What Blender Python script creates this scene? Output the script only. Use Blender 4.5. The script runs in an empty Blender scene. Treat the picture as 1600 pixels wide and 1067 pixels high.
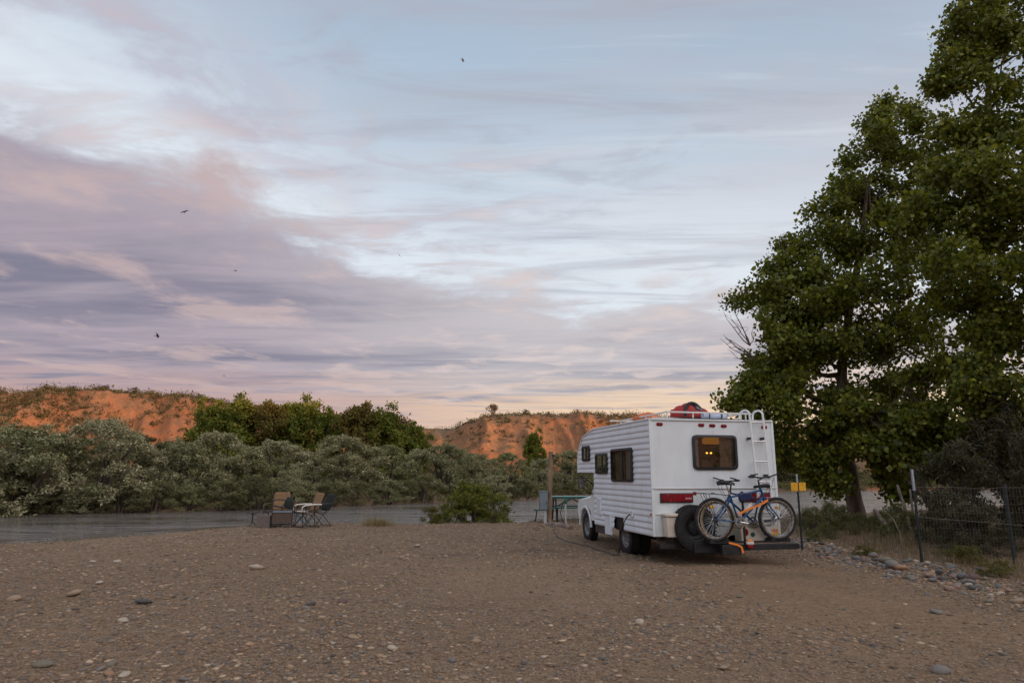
import bpy, bmesh, math, random
import numpy as np
from mathutils import Vector, Matrix, Euler

R = math.radians
random.seed(7)
rng = np.random.default_rng(7)
SC = bpy.context.scene
COL = SC.collection

# ------------------------------------------------------------------ camera
F_PX, PITCH, CAM_H = 1067.0, R(10.953), 1.48
cam_d = bpy.data.cameras.new('camera'); cam = bpy.data.objects.new('camera', cam_d); COL.objects.link(cam)
cam.location = (0, 0, CAM_H); cam.rotation_euler = (R(90) + PITCH, 0, 0)
cam_d.sensor_width = 36; cam_d.lens = 36 * F_PX / 1600; cam_d.clip_start = .05; cam_d.clip_end = 9000
SC.camera = cam
cP, sP = math.cos(PITCH), math.sin(PITCH)

def at(px, py, Y):
    """point at forward distance Y seen in direction (px, py) of the photograph"""
    u = (px - 800) / F_PX; v = (533.5 - py) / F_PX
    d = (u, cP - v * sP, sP + v * cP); t = Y / d[1]
    return Vector((d[0] * t, Y, CAM_H + d[2] * t))

# ------------------------------------------------------------------ sky, sun, exposure
SUN_AZ, SUN_EL = R(138), R(7.5)                      # towards the sun: behind the camera, to the right
class NT:
    """tiny node-tree helper"""
    def __init__(s, tree): s.t = tree; s.n = tree.nodes; s.l = tree.links
    def put(s, sock, v):
        if v is None: return
        if hasattr(v, 'is_output'): s.l.new(v, sock)
        else:
            try: sock.default_value = v
            except Exception: sock.default_value = tuple(v) + (1,)
    def math(s, op, a, b=None, c=None, clamp=False):
        n = s.n.new('ShaderNodeMath'); n.operation = op; n.use_clamp = clamp
        s.put(n.inputs[0], a); s.put(n.inputs[1], b); s.put(n.inputs[2], c); return n.outputs[0]
    def add(s, a, b): return s.math('ADD', a, b)
    def mul(s, a, b): return s.math('MULTIPLY', a, b)
    def sm(s, v, lo, hi, a=0., b=1.):
        n = s.n.new('ShaderNodeMapRange'); n.interpolation_type = 'SMOOTHSTEP'
        s.put(n.inputs[0], v); s.put(n.inputs[1], lo); s.put(n.inputs[2], hi); s.put(n.inputs[3], a); s.put(n.inputs[4], b)
        return n.outputs[0]
    def mix(s, f, a, b, mode='MIX'):
        n = s.n.new('ShaderNodeMix'); n.data_type = 'RGBA'; n.blend_type = mode
        s.put(n.inputs[0], f); s.put(n.inputs[6], a if hasattr(a, 'is_output') else tuple(a)[:3] + (1,))
        s.put(n.inputs[7], b if hasattr(b, 'is_output') else tuple(b)[:3] + (1,)); return n.outputs[2]
    def noise(s, vec, scale, detail=5, rough=.55, dist=0., lac=2.):
        n = s.n.new('ShaderNodeTexNoise'); s.put(n.inputs['Vector'], vec); n.inputs['Scale'].default_value = scale
        n.inputs['Detail'].default_value = detail; n.inputs['Roughness'].default_value = rough
        n.inputs['Distortion'].default_value = dist; n.inputs['Lacunarity'].default_value = lac
        return n.outputs[0]
    def voro(s, vec, scale, feat='F1', out='Distance', rand=1.):
        n = s.n.new('ShaderNodeTexVoronoi'); n.feature = feat; s.put(n.inputs['Vector'], vec)
        n.inputs['Scale'].default_value = scale; n.inputs['Randomness'].default_value = rand; return n.outputs[out]
    def xyz(s, v):
        n = s.n.new('ShaderNodeSeparateXYZ'); s.put(n.inputs[0], v); return n.outputs
    def comb(s, x, y, z=0.):
        n = s.n.new('ShaderNodeCombineXYZ'); s.put(n.inputs[0], x); s.put(n.inputs[1], y); s.put(n.inputs[2], z); return n.outputs[0]
    def mapping(s, v, scale=(1, 1, 1), rot=(0, 0, 0), loc=(0, 0, 0)):
        n = s.n.new('ShaderNodeMapping'); s.put(n.inputs[0], v); n.inputs['Scale'].default_value = scale
        n.inputs['Rotation'].default_value = rot; n.inputs['Location'].default_value = loc; return n.outputs[0]
    def bump(s, h, strength=.3, dist=.02, normal=None):
        n = s.n.new('ShaderNodeBump'); s.put(n.inputs['Height'], h); n.inputs['Strength'].default_value = strength
        n.inputs['Distance'].default_value = dist; s.put(n.inputs['Normal'], normal); return n.outputs[0]

world = bpy.data.worlds.new('World'); SC.world = world; world.use_nodes = True
def build_sky():
    T = NT(world.node_tree); T.n.clear()
    out = T.n.new('ShaderNodeOutputWorld'); bg = T.n.new('ShaderNodeBackground'); bg.inputs[1].default_value = .1
    T.l.new(bg.outputs[0], out.inputs[0])
    sky = T.n.new('ShaderNodeTexSky'); sky.sky_type = 'NISHITA'; sky.sun_disc = False
    sky.sun_elevation = SUN_EL; sky.sun_rotation = SUN_AZ; sky.altitude = 1200
    d = T.n.new('ShaderNodeTexCoord').outputs['Generated']
    x, y, z = T.xyz(d)
    zc = T.math('MAXIMUM', z, .035)
    X = T.math('DIVIDE', x, zc); Y = T.math('DIVIDE', y, zc)
    P = T.comb(X, Y, 0.)                              # where the line of sight meets a flat cloud deck
    clear = T.mix(1., sky.outputs[0], (1.25, 1.12, 1.12), 'MULTIPLY')
    clear = T.mix(.80, clear, (3.35, 4.3, 5.4))       # high thin veil over the whole sky
    sd = T.n.new('ShaderNodeVectorMath'); sd.operation = 'DOT_PRODUCT'; T.put(sd.inputs[0], d); sd.inputs[1].default_value = (math.sin(SUN_AZ), math.cos(SUN_AZ), .12)
    west = T.math('POWER', T.sm(sd.outputs['Value'], -.35, 1.), 1.6)   # the veil is brighter and warmer round the setting sun
    # high veil: long soft streaks
    Pv = T.mapping(P, (.55, 1.5, 1), (0, 0, R(-14)))
    v1 = T.noise(Pv, .9, 6, .52, .5)
    v2 = T.noise(T.mapping(P, (.8, 2.6, 1), (0, 0, R(-20)), (3, 1, 0)), 1.3, 7, .58, .8)
    veil = T.sm(T.add(T.mul(v1, .65), T.mul(v2, .35)), .40, .60)
    right = T.sm(X, -.5, 1.1)                         # thicker towards the right
    c = T.mix(T.mul(T.sm(T.add(veil, T.mul(right, .5)), .1, 1.1), T.add(.35, T.mul(right, .55))), clear, (3.45, 3.55, 4.15))
    # the cloud bank: beyond an edge that runs across the deck
    s1 = T.add(T.mul(T.add(X, .90), -.883), T.mul(T.add(Y, -2.60), .47))
    s2 = T.mul(T.add(Y, -3.55), .45)
    s = T.math('SMOOTH_MAX', s1, s2, .25)
    w1 = T.noise(T.mapping(P, (1., .8, 1), (0, 0, R(25))), 1.45, 9, .60, .25)
    w2 = T.noise(T.mapping(P, (1., 1., 1), (0, 0, 0), (7, 2, 0)), .55, 3, .5, .2)
    sn = T.add(s, T.add(T.mul(T.add(w1, -.5), 1.7), T.mul(T.add(w2, -.5), 1.1)))
    # pale glow in thin cloud just before the bank
    glow = T.mul(T.sm(s, -1.15, -.12), T.sm(sn, .75, .0))
    c = T.mix(T.mul(glow, .80), c, (6.3, 6.75, 7.2))
    # scattered pink-grey cloud ahead of the bank
    fl = T.noise(T.mapping(P, (1.0, 1.75, 1), (0, 0, R(-22)), (1.7, 4, 0)), 1.7, 9, .62, .7)
    fb = T.noise(T.mapping(P, (1, 1, 1), (0, 0, 0), (4.4, .3, 0)), .8, 2, .5)
    puff = T.sm(T.add(fl, T.mul(T.add(fb, -.5), .5)), .47, .66)
    zone = T.mul(T.mul(T.sm(s, -1.2, -.45), T.sm(X, .5, -.45)), T.sm(Y, 1.4, 1.9))
    pc = T.mix(T.sm(fl, .50, .68), (3.6, 3.5, 4.1), (5.0, 4.25, 4.35))
    c = T.mix(T.mul(T.mul(puff, zone), .80), c, pc)
    wisp = T.sm(T.noise(T.mapping(P, (.7, 2.1, 1), (0, 0, R(-16)), (9, 3, 0)), 1.5, 8, .62, 1.), .50, .68)
    c = T.mix(T.mul(wisp, .50), c, (3.2, 3.25, 3.85))
    gs = T.noise(T.mapping(P, (.45, 1.7, 1), (0, 0, R(-13)), (1, 6, 0)), 1.15, 9, .62, 1.1)
    c = T.mix(T.mul(T.sm(gs, .47, .66), T.mul(T.sm(X, -.9, .3), .48)), c, (3.1, 3.25, 3.8))
    c = T.mix(T.mul(T.sm(gs, .46, .32), T.mul(T.sm(X, -.9, .3), .35)), c, (5.9, 6.2, 6.6))
    b1 = T.mul(T.sm(T.math('ABSOLUTE', T.add(s1, .55)), .42, .05), T.sm(X, -.35, -.85))
    bn = T.noise(T.mapping(P, (1., 1., 1), (0, 0, R(30)), (2.3, 8, 0)), 2.0, 9, .60, .3)
    c = T.mix(T.mul(T.mul(b1, T.sm(bn, .36, .60)), .85), c, T.mix(T.sm(bn, .46, .66), (3.3, 3.1, 3.85), (5.2, 4.1, 4.05)))
    w3 = T.noise(T.mapping(P, (.9, 1.5, 1), (0, 0, R(-30)), (6, 1, 0)), 2.3, 9, .63, .6)
    c = T.mix(T.mul(T.sm(w3, .48, .70), T.mul(T.sm(s, -1.0, -.1), .5)), c, (4.3, 4.1, 4.55))
    bank = T.sm(sn, -.05, .34)
    # colour of the bank: pink by its edge, lavender deeper in, paler to the right
    xr = T.math('DIVIDE', x, T.math('MAXIMUM', T.math('ABSOLUTE', y), .05))
    rgt = T.sm(xr, -.55, .12)
    st = T.noise(T.mapping(P, (.22, .62, 1), (0, 0, R(-9)), (2.2, .4, 0)), 1.35, 7, .57, .6)
    st2 = T.noise(T.mapping(P, (.5, 1.6, 1), (0, 0, R(-12)), (5, .4, 0)), 1.1, 7, .6, .8)
    lum = T.sm(T.add(T.mul(st, .62), T.mul(st2, .38)), .37, .60)
    deep = T.mix(rgt, (1.75, 1.7, 2.3), (2.9, 2.85, 3.3))
    lite = T.mix(rgt, (3.3, 2.85, 3.3), (4.5, 4.25, 4.45))
    edge = T.mix(rgt, (3.3, 2.95, 3.45), (4.6, 4.35, 4.55))
    bcol = T.mix(lum, deep, lite)
    bcol = T.mix(T.mul(T.sm(sn, .95, .15), .8), bcol, edge)
    bcol = T.mix(T.mul(T.sm(w1, .49, .64), .65), bcol, T.mix(rgt, (4.7, 3.6, 3.5), (5.9, 5.0, 4.75)))
    c = T.mix(bank, c, bcol)
    # warm band above the horizon
    peach = T.mix(T.sm(xr, -.45, .22), (4.3, 2.9, 2.7), (7.2, 5.2, 3.4))
    hz = T.mul(T.sm(z, .165, .085), T.sm(T.add(st2, T.mul(T.add(z, -.12), -2.2)), .34, .60))
    c = T.mix(T.mul(hz, .85), c, peach)
    c = T.mix(west, c, T.mix(1., c, (3.7, 3.15, 2.75), 'MULTIPLY'))
    T.l.new(c, bg.inputs[0])
build_sky()
world.cycles.sampling_method = "MANUAL"; world.cycles.sample_map_resolution = 256

sun_d = bpy.data.lights.new('sun', 'SUN'); sun = bpy.data.objects.new('sun', sun_d); COL.objects.link(sun)
sun_d.energy = 3.0; sun_d.angle = R(.6); sun_d.color = (1., .54, .28)
to_sun = Vector((math.sin(SUN_AZ) * math.cos(SUN_EL), math.cos(SUN_AZ) * math.cos(SUN_EL), math.sin(SUN_EL)))
sun.rotation_euler = to_sun.to_track_quat('Z', 'Y').to_euler(); sun.location = to_sun * 300
SC.view_settings.view_transform = 'Standard'; SC.view_settings.look = 'None'
SC.view_settings.exposure = .38; SC.view_settings.gamma = 1
SC.cycles.max_bounces = 8; SC.cycles.transparent_max_bounces = 16

RV_P = Vector((2.465, 12.245, 0)); RV_A = R(12.5)
RT = Vector((math.cos(RV_A), math.sin(RV_A), 0)); FW = Vector((-math.sin(RV_A), math.cos(RV_A), 0))

# ------------------------------------------------------------------ materials
def new_mat(name):
    m = bpy.data.materials.new(name); m.use_nodes = True; T = NT(m.node_tree)
    return m, T, T.n['Principled BSDF']

def pm(name, col, rough=.55, metal=0., var=.12, scale=6., bump=0., bscale=60., spec=.5, dirt=0., dirtcol=(.18, .13, .09)):
    """painted / plastic / cloth surface with uneven tone, wear and fine relief"""
    m, T, b = new_mat(name)
    o = T.n.new('ShaderNodeTexCoord').outputs['Object']
    n = T.noise(o, scale, 6, .6)
    lo = [c * (1 - var) for c in col]; hi = [min(1, c * (1 + var)) for c in col]
    c = T.mix(T.sm(n, .3, .7), lo, hi)
    if dirt:
        dn = T.noise(T.mapping(o, (1, 1, .16)), scale * 2.4, 8, .68)
        c = T.mix(T.mul(T.sm(dn, .48, .75), dirt), c, dirtcol)
    T.put(b.inputs['Base Color'], c)
    T.put(b.inputs['Roughness'], T.sm(n, .2, .8, max(.03, rough - .08), min(1, rough + .1)))
    b.inputs['Metallic'].default_value = metal; b.inputs['Specular IOR Level'].default_value = spec
    if bump: T.put(b.inputs['Normal'], T.bump(T.noise(o, bscale, 4, .6), bump, .01))
    return m

def vcol_mat(name, rough=.7, trans=0., spec=.3, bump=0., bscale=50.):
    """colour carried by the pieces themselves (leaf, pebble ...)"""
    m, T, b = new_mat(name)
    a = T.n.new('ShaderNodeAttribute'); a.attribute_name = 'Col'
    T.put(b.inputs['Base Color'], a.outputs['Color']); b.inputs['Roughness'].default_value = rough
    b.inputs['Specular IOR Level'].default_value = spec
    if bump:
        o = T.n.new('ShaderNodeTexCoord').outputs['Object']
        T.put(b.inputs['Normal'], T.bump(T.noise(o, bscale, 5, .6), bump, .02))
        n = T.noise(o, bscale * .5, 6, .65)
        T.put(b.inputs['Base Color'], T.mix(1., a.outputs['Color'], T.mix(T.sm(n, .3, .7), (.65, .65, .65), (1.2, 1.2, 1.2)), 'MULTIPLY'))
    if trans:
        tr = T.n.new('ShaderNodeBsdfTranslucent'); mx = T.n.new('ShaderNodeMixShader'); mx.inputs[0].default_value = trans
        T.put(tr.inputs[0], T.mix(1., a.outputs['Color'], (1.15, 1.2, .7), 'MULTIPLY'))
        T.l.new(b.outputs[0], mx.inputs[1]); T.l.new(tr.outputs[0], mx.inputs[2])
        T.l.new(mx.outputs[0], T.n['Material Output'].inputs[0])
    return m

def glass_mat(name, tint, gloss=.10):
    m, T, b = new_mat(name); T.n.remove(b)
    tr = T.n.new('ShaderNodeBsdfTransparent'); tr.inputs[0].default_value = (*tint, 1)
    gl = T.n.new('ShaderNodeBsdfGlossy'); gl.inputs['Roughness'].default_value = .02
    fr = T.n.new('ShaderNodeFresnel'); fr.inputs[0].default_value = 1.5
    mx = T.n.new('ShaderNodeMixShader')
    T.put(mx.inputs[0], T.add(fr.outputs[0], gloss))
    T.l.new(tr.outputs[0], mx.inputs[1]); T.l.new(gl.outputs[0], mx.inputs[2]); T.l.new(mx.outputs[0], T.n['Material Output'].inputs[0])
    return m

def bark_mat(name, col, scale=9.):
    m, T, b = new_mat(name)
    o = T.n.new('ShaderNodeTexCoord').outputs['Object']
    n = T.noise(T.mapping(o, (1, 1, .22)), scale, 7, .65, .4)
    T.put(b.inputs['Base Color'], T.mix(T.sm(n, .32, .68), [c * .45 for c in col], [c * 1.25 for c in col]))
    b.inputs['Roughness'].default_value = .9; T.put(b.inputs['Normal'], T.bump(n, .8, .04))
    return m

M = {}
def build_materials():
    M['white'] = pm('white_paint', (.76, .775, .78), .38, 0, .03, 3, .02, 18, dirt=.07)
    M['white_rear'] = pm('white_panel', (.70, .735, .735), .42, 0, .05, 1.6, .03, 8, dirt=.34, dirtcol=(.40, .35, .27))
    M['siding'] = pm('siding_aluminium', (.74, .775, .82), .34, 0, .04, 3, .02, 15, dirt=.26, dirtcol=(.38, .34, .27))
    M['ladder_white'] = pm('white_tube', (.80, .80, .80), .3, 0, .04, 12)
    M['trim'] = pm('trim_aluminium', (.62, .62, .62), .35, .7, .06, 9)
    M['chrome'] = pm('bare_metal', (.62, .61, .60), .25, .95, .08, 12)
    M['grey_metal'] = pm('grey_metal', (.22, .22, .22), .5, .5, .15, 10, dirt=.2)
    M['black'] = pm('black_paint', (.014, .014, .015), .45, 0, .25, 9)
    M['rubber'] = pm('tyre_rubber', (.022, .021, .020), .8, 0, .3, 14, .2, 90, .25, dirt=.25)
    M['frame_black'] = pm('window_rubber', (.016, .016, .018), .45, 0, .2, 12)
    M['pane'] = glass_mat('window_glass', (.78, .74, .70), .20)
    M['pane_dark'] = glass_mat('tinted_glass', (.66, .62, .60), .05)
    M['curtain'] = pm('curtain_cloth', (.38, .28, .21), .9, 0, .2, 20, .2, 120)
    M['curtain_pale'] = pm('pale_curtain', (.62, .54, .49), .9, 0, .15, 20, .2, 120)
    M['interior'] = pm('interior_wood', (.26, .19, .14), .7, 0, .35, 4)
    M['red_lens'] = pm('red_lens', (.23, .010, .015), .2, 0, .2, 30)
    M['red_dark'] = pm('dark_red_lens', (.20, .010, .016), .25, 0, .3, 12)
    M['clear_lens'] = pm('clear_lens', (.55, .30, .30), .25, 0, .2, 60)
    M['orange_lens'] = pm('orange_lens', (.60, .10, .02), .25, 0, .2, 30)
    M['skirt'] = pm('brown_skirt', (.06, .045, .04), .7, 0, .2, 8)
    M['cream'] = pm('cream_plastic', (.60, .52, .42), .5, 0, .08, 8, dirt=.12)
    M['bike_blue'] = pm('blue_enamel', (.012, .075, .19), .25, .2, .15, 12)
    M['bike_blue2'] = pm('dark_blue_enamel', (.02, .03, .09), .28, .2, .15, 12)
    M['gum'] = pm('tan_sidewall', (.45, .33, .12), .7, 0, .15, 20)
    M['orange'] = pm('orange_webbing', (.80, .22, .03), .7, 0, .1, 30)
    M['red_cloth'] = pm('red_nylon', (.36, .022, .020), .6, 0, .3, 6, .5, 18)
    M['orange_cloth'] = pm('orange_nylon', (.62, .15, .04), .65, 0, .25, 8, .5, 20)
    M['black_cloth'] = pm('black_nylon', (.018, .017, .02), .7, 0, .3, 10, .4, 30)
    M['blue_cloth'] = pm('pale_blue_vinyl', (.42, .47, .58), .5, 0, .15, 8)
    M['grey_print'] = pm('grey_print', (.30, .29, .31), .6, 0, .1, 10)
    M['yellow'] = pm('yellow_sign_paint', (.70, .36, .02), .5, 0, .12, 14)
    M['post_green'] = pm('dark_post_paint', (.012, .020, .022), .5, 0, .3, 12)
    M['post_white'] = pm('weathered_white_paint', (.30, .33, .36), .6, 0, .15, 20)
    M['galv'] = pm('galvanised_wire', (.13, .115, .095), .7, .2, .15, 12)
    M['box_grey'] = pm('grey_enamel', (.17, .20, .23), .45, .1, .1, 8, dirt=.1)
    M['conduit'] = pm('grey_conduit', (.42, .42, .42), .55, 0, .1, 10)
    M['table_green'] = pm('green_paint', (.006, .085, .062), .45, 0, .2, 9)
    M['table_top'] = pm('worn_green_top', (.12, .22, .19), .4, 0, .15, 6)
    M['steel_dark'] = pm('dark_steel', (.03, .025, .022), .55, .3, .3, 12)
    M['tan_web'] = pm('tan_webbing', (.25, .145, .07), .85, 0, .18, 24, .4, 70)
    M['brown_cloth'] = pm('brown_cloth', (.10, .068, .05), .9, 0, .2, 16, .3, 60)
    M['grey_brown'] = pm('grey_brown_box', (.14, .11, .095), .85, 0, .15, 10)
    M['green_cloth'] = pm('dark_green_cloth', (.015, .019, .012), .85, 0, .2, 16, .3, 60)
    M['plastic_white'] = pm('white_plastic', (.62, .58, .52), .5, 0, .08, 12)
    M['blue_grey'] = pm('blue_grey_tube', (.25, .32, .38), .4, .4, .1, 12)
    M['wood_post'] = bark_mat('weathered_post', (.26, .18, .105), 7)
    M['bark'] = bark_mat('cottonwood_bark', (.15, .105, .075), 7)
    M['bark_dark'] = bark_mat('shrub_bark', (.09, .065, .05), 12)
    M['dead_wood'] = bark_mat('dead_wood', (.28, .22, .17), 14)
    M['drift'] = bark_mat('driftwood', (.24, .17, .13), 6)
    M['leaf'] = vcol_mat('leaf', .5, .36, .4)
    M['leaf_far'] = vcol_mat('leaf_far', .8, .2, .2)
    M['stone'] = vcol_mat('stone', .8, 0, .3, .35, 30)
    M['gravel'] = vcol_mat('gravel', .85, 0, .25)
    M['feather'] = pm('dark_feather', (.035, .03, .032), .8)
    m, T, b = new_mat('lamp_glow'); b.inputs['Base Color'].default_value = (.8, .4, .05, 1)
    b.inputs['Emission Color'].default_value = (1, .50, .06, 1); b.inputs['Emission Strength'].default_value = 2.6; M['bulb'] = m
    m, T, b = new_mat('amber_shade'); b.inputs['Base Color'].default_value = (.55, .24, .05, 1)
    b.inputs['Emission Color'].default_value = (1, .42, .06, 1); b.inputs['Emission Strength'].default_value = .16; M['amber'] = m
    # gravel lot
    m, T, b = new_mat('gravel_ground')
    o = T.n.new('ShaderNodeTexCoord').outputs['Object']
    big = T.noise(o, .16, 5, .55); mid = T.noise(o, 1.1, 6, .6); fine = T.noise(o, 14, 6, .7); grit = T.noise(o, 70, 4, .7)
    v = T.voro(o, 26); vc = T.voro(o, 26, 'F1', 'Color'); v2 = T.voro(o, 60, 'F1', 'Color')
    c = T.mix(T.sm(T.add(T.mul(big, .7), T.mul(T.noise(o, .7, 5, .6, .5), .3)), .38, .62), (.190, .112, .062), (.285, .182, .106))
    c = T.mix(T.sm(mid, .35, .72), c, (.205, .122, .067))
    c = T.mix(T.mul(T.sm(fine, .42, .70), .6), c, (.33, .225, .14))
    c = T.mix(T.mul(T.sm(fine, .52, .32), .65), c, (.105, .070, .045))
    pv, pv2 = T.xyz(vc), T.xyz(v2)
    peb = T.mul(T.sm(v, .46, .30), T.sm(pv[0], .34, .42))
    pc = T.mix(T.math('POWER', pv[1], 1.5), (.13, .095, .070), (.42, .31, .215))
    c = T.mix(T.mul(peb, .75), c, pc)
    c = T.mix(T.mul(T.sm(pv2[0], .60, .66), .6), c, T.mix(pv2[1], (.10, .075, .055), (.42, .32, .23)))
    # damp and oily marks soaked into the soil
    ox, oy, oz = T.xyz(o)
    wob = T.mul(T.add(T.noise(o, 1.6, 6, .65), -.5), 1.5)
    def spot(cx, cy, rx, ry):
        a = T.math('POWER', T.math('DIVIDE', T.add(ox, -cx), rx), 2); d_ = T.math('POWER', T.math('DIVIDE', T.add(oy, -cy), ry), 2)
        return T.sm(T.add(T.math('SQRT', T.add(a, d_)), wob), 1.05, .3)
    for cx, cy, rx, ry, k in ((.35, 13.8, 1.0, .55, .55), (-1.2, 13.1, .8, .25, .5), (.9, 12.9, .9, .3, .35), (-1.0, 8.1, .7, .2, .3), (3.9, 10.6, 1.5, .5, .25)):
        c = T.mix(T.mul(spot(cx, cy, rx, ry), k), c, (.085, .058, .042))
    c = T.mix(T.mul(spot(3.4, 8.2, 1.9, 3.0), .55), c, T.mix(T.sm(fine, .35, .65), (.225, .14, .078), (.315, .21, .125)))
    for c0 in (.38, 2.02):
        u = T.add(T.mul(T.add(ox, -RV_P.x), RT.x), T.mul(T.add(oy, -RV_P.y), RT.y)); v_ = T.add(T.mul(T.add(ox, -RV_P.x), FW.x), T.mul(T.add(oy, -RV_P.y), FW.y))
        bend = T.mul(T.math('POWER', T.math('MINIMUM', v_, 0.), 2), .030)
        line = T.math('ABSOLUTE', T.add(T.add(u, -c0), T.add(T.mul(bend, -1.), T.mul(wob, .10))))
        c = T.mix(T.mul(T.mul(T.sm(line, .26, .08), T.sm(v_, .6, -.4)), T.sm(mid, .3, .65, .2, .55)), c, (.29, .185, .108))
    # dead leaves and soil past the cobble row; silt on the river bed
    edge = T.sm(T.add(ox, T.mul(wob, .5)), 6.5, 7.5)
    c = T.mix(T.mul(edge, .8), c, T.mix(T.sm(fine, .35, .7), (.10, .065, .040), (.19, .125, .075)))
    T.put(b.inputs['Base Color'], c); b.inputs['Roughness'].default_value = .95; b.inputs['Specular IOR Level'].default_value = .15
    hgt = T.add(T.add(T.mul(fine, .7), T.mul(grit, .25)), T.add(T.mul(peb, .45), T.mul(mid, .8)))
    T.put(b.inputs['Normal'], T.bump(hgt, .9, .045)); M['ground'] = m
    # clay hills
    m, T, b = new_mat('clay_hill')
    o = T.n.new('ShaderNodeTexCoord').outputs['Object']
    n1 = T.noise(o, .035, 6, .6); n2 = T.noise(o, .22, 7, .65); n3 = T.noise(o, 1.3, 6, .7)
    band = T.noise(T.mapping(o, (.03, .03, 1)), .55, 5, .6)
    c = T.mix(T.sm(n1, .38, .62), (.31, .115, .048), (.39, .175, .082))
    c = T.mix(T.mul(T.sm(band, .45, .60), .6), c, (.25, .125, .072))
    c = T.mix(T.mul(T.sm(n2, .46, .62), .7), c, (.21, .125, .07))
    c = T.mix(T.mul(T.sm(T.add(n3, T.mul(T.add(n1, -.5), .5)), .50, .64), .65), c, (.13, .095, .05))
    g = T.n.new('ShaderNodeNewGeometry'); gz = T.xyz(g.outputs['Normal'])[2]
    c = T.mix(T.mul(T.sm(gz, .90, .985), .75), c, T.mix(T.sm(n2, .4, .6), (.11, .085, .055), (.19, .14, .085)))
    T.put(b.inputs['Base Color'], c); b.inputs['Roughness'].default_value = .95; b.inputs['Specular IOR Level'].default_value = .1
    T.put(b.inputs['Normal'], T.bump(T.add(n2, T.mul(n3, .5)), .8, .9)); M['hill'] = m
    # silty river
    m, T, b = new_mat('river_water')
    o = T.n.new('ShaderNodeTexCoord').outputs['Object']
    flow = T.mapping(o, (1, 1.7, 1), (0, 0, R(-32)))
    a1 = T.noise(flow, .45, 5, .6, 1.2); a2 = T.noise(flow, 1.9, 4, .6, .8); a3 = T.noise(T.mapping(o, (1, 1.4, 1), (0, 0, R(-32))), 7, 3, .6)
    T.put(b.inputs['Base Color'], T.mix(a1, (.13, .105, .085), (.18, .15, .125)))
    calm = T.noise(T.mapping(o, (.5, 1.1, 1), (0, 0, R(-28))), .17, 6, .62, 1.5); T.put(b.inputs['Roughness'], T.sm(calm, .38, .62, .03, .12)); b.inputs['IOR'].default_value = 1.33
    T.put(b.inputs['Normal'], T.bump(T.add(T.mul(calm, 1.2), T.mul(T.sm(calm, .35, .65, .25, 1.), T.add(T.mul(a1, 1.3), T.add(T.mul(a2, .5), T.mul(a3, .16))))), 1., .15)); M['water'] = m
build_materials()

# ------------------------------------------------------------------ object helpers
def tag(o, label=None, cat=None, group=None, kind=None):
    if label: o['label'] = label
    if cat: o['category'] = cat
    if group: o['group'] = group
    if kind: o['kind'] = kind
    return o

def empty(name, loc=(0, 0, 0), rz=0., rot=None):
    o = bpy.data.objects.new(name, None); COL.objects.link(o); o.location = loc
    o.rotation_euler = rot if rot else (0, 0, rz); o.empty_display_size = .2
    return o

def link(name, me, mat=None, parent=None):
    o = bpy.data.objects.new(name, me); COL.objects.link(o)
    if mat and not me.materials: me.materials.append(M[mat] if isinstance(mat, str) else mat)
    if parent: o.parent = parent
    return o

def copy_tree(o, parent=None):
    c = o.copy(); COL.objects.link(c); c.parent = parent
    for ch in o.children: copy_tree(ch, c)
    return c

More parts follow.
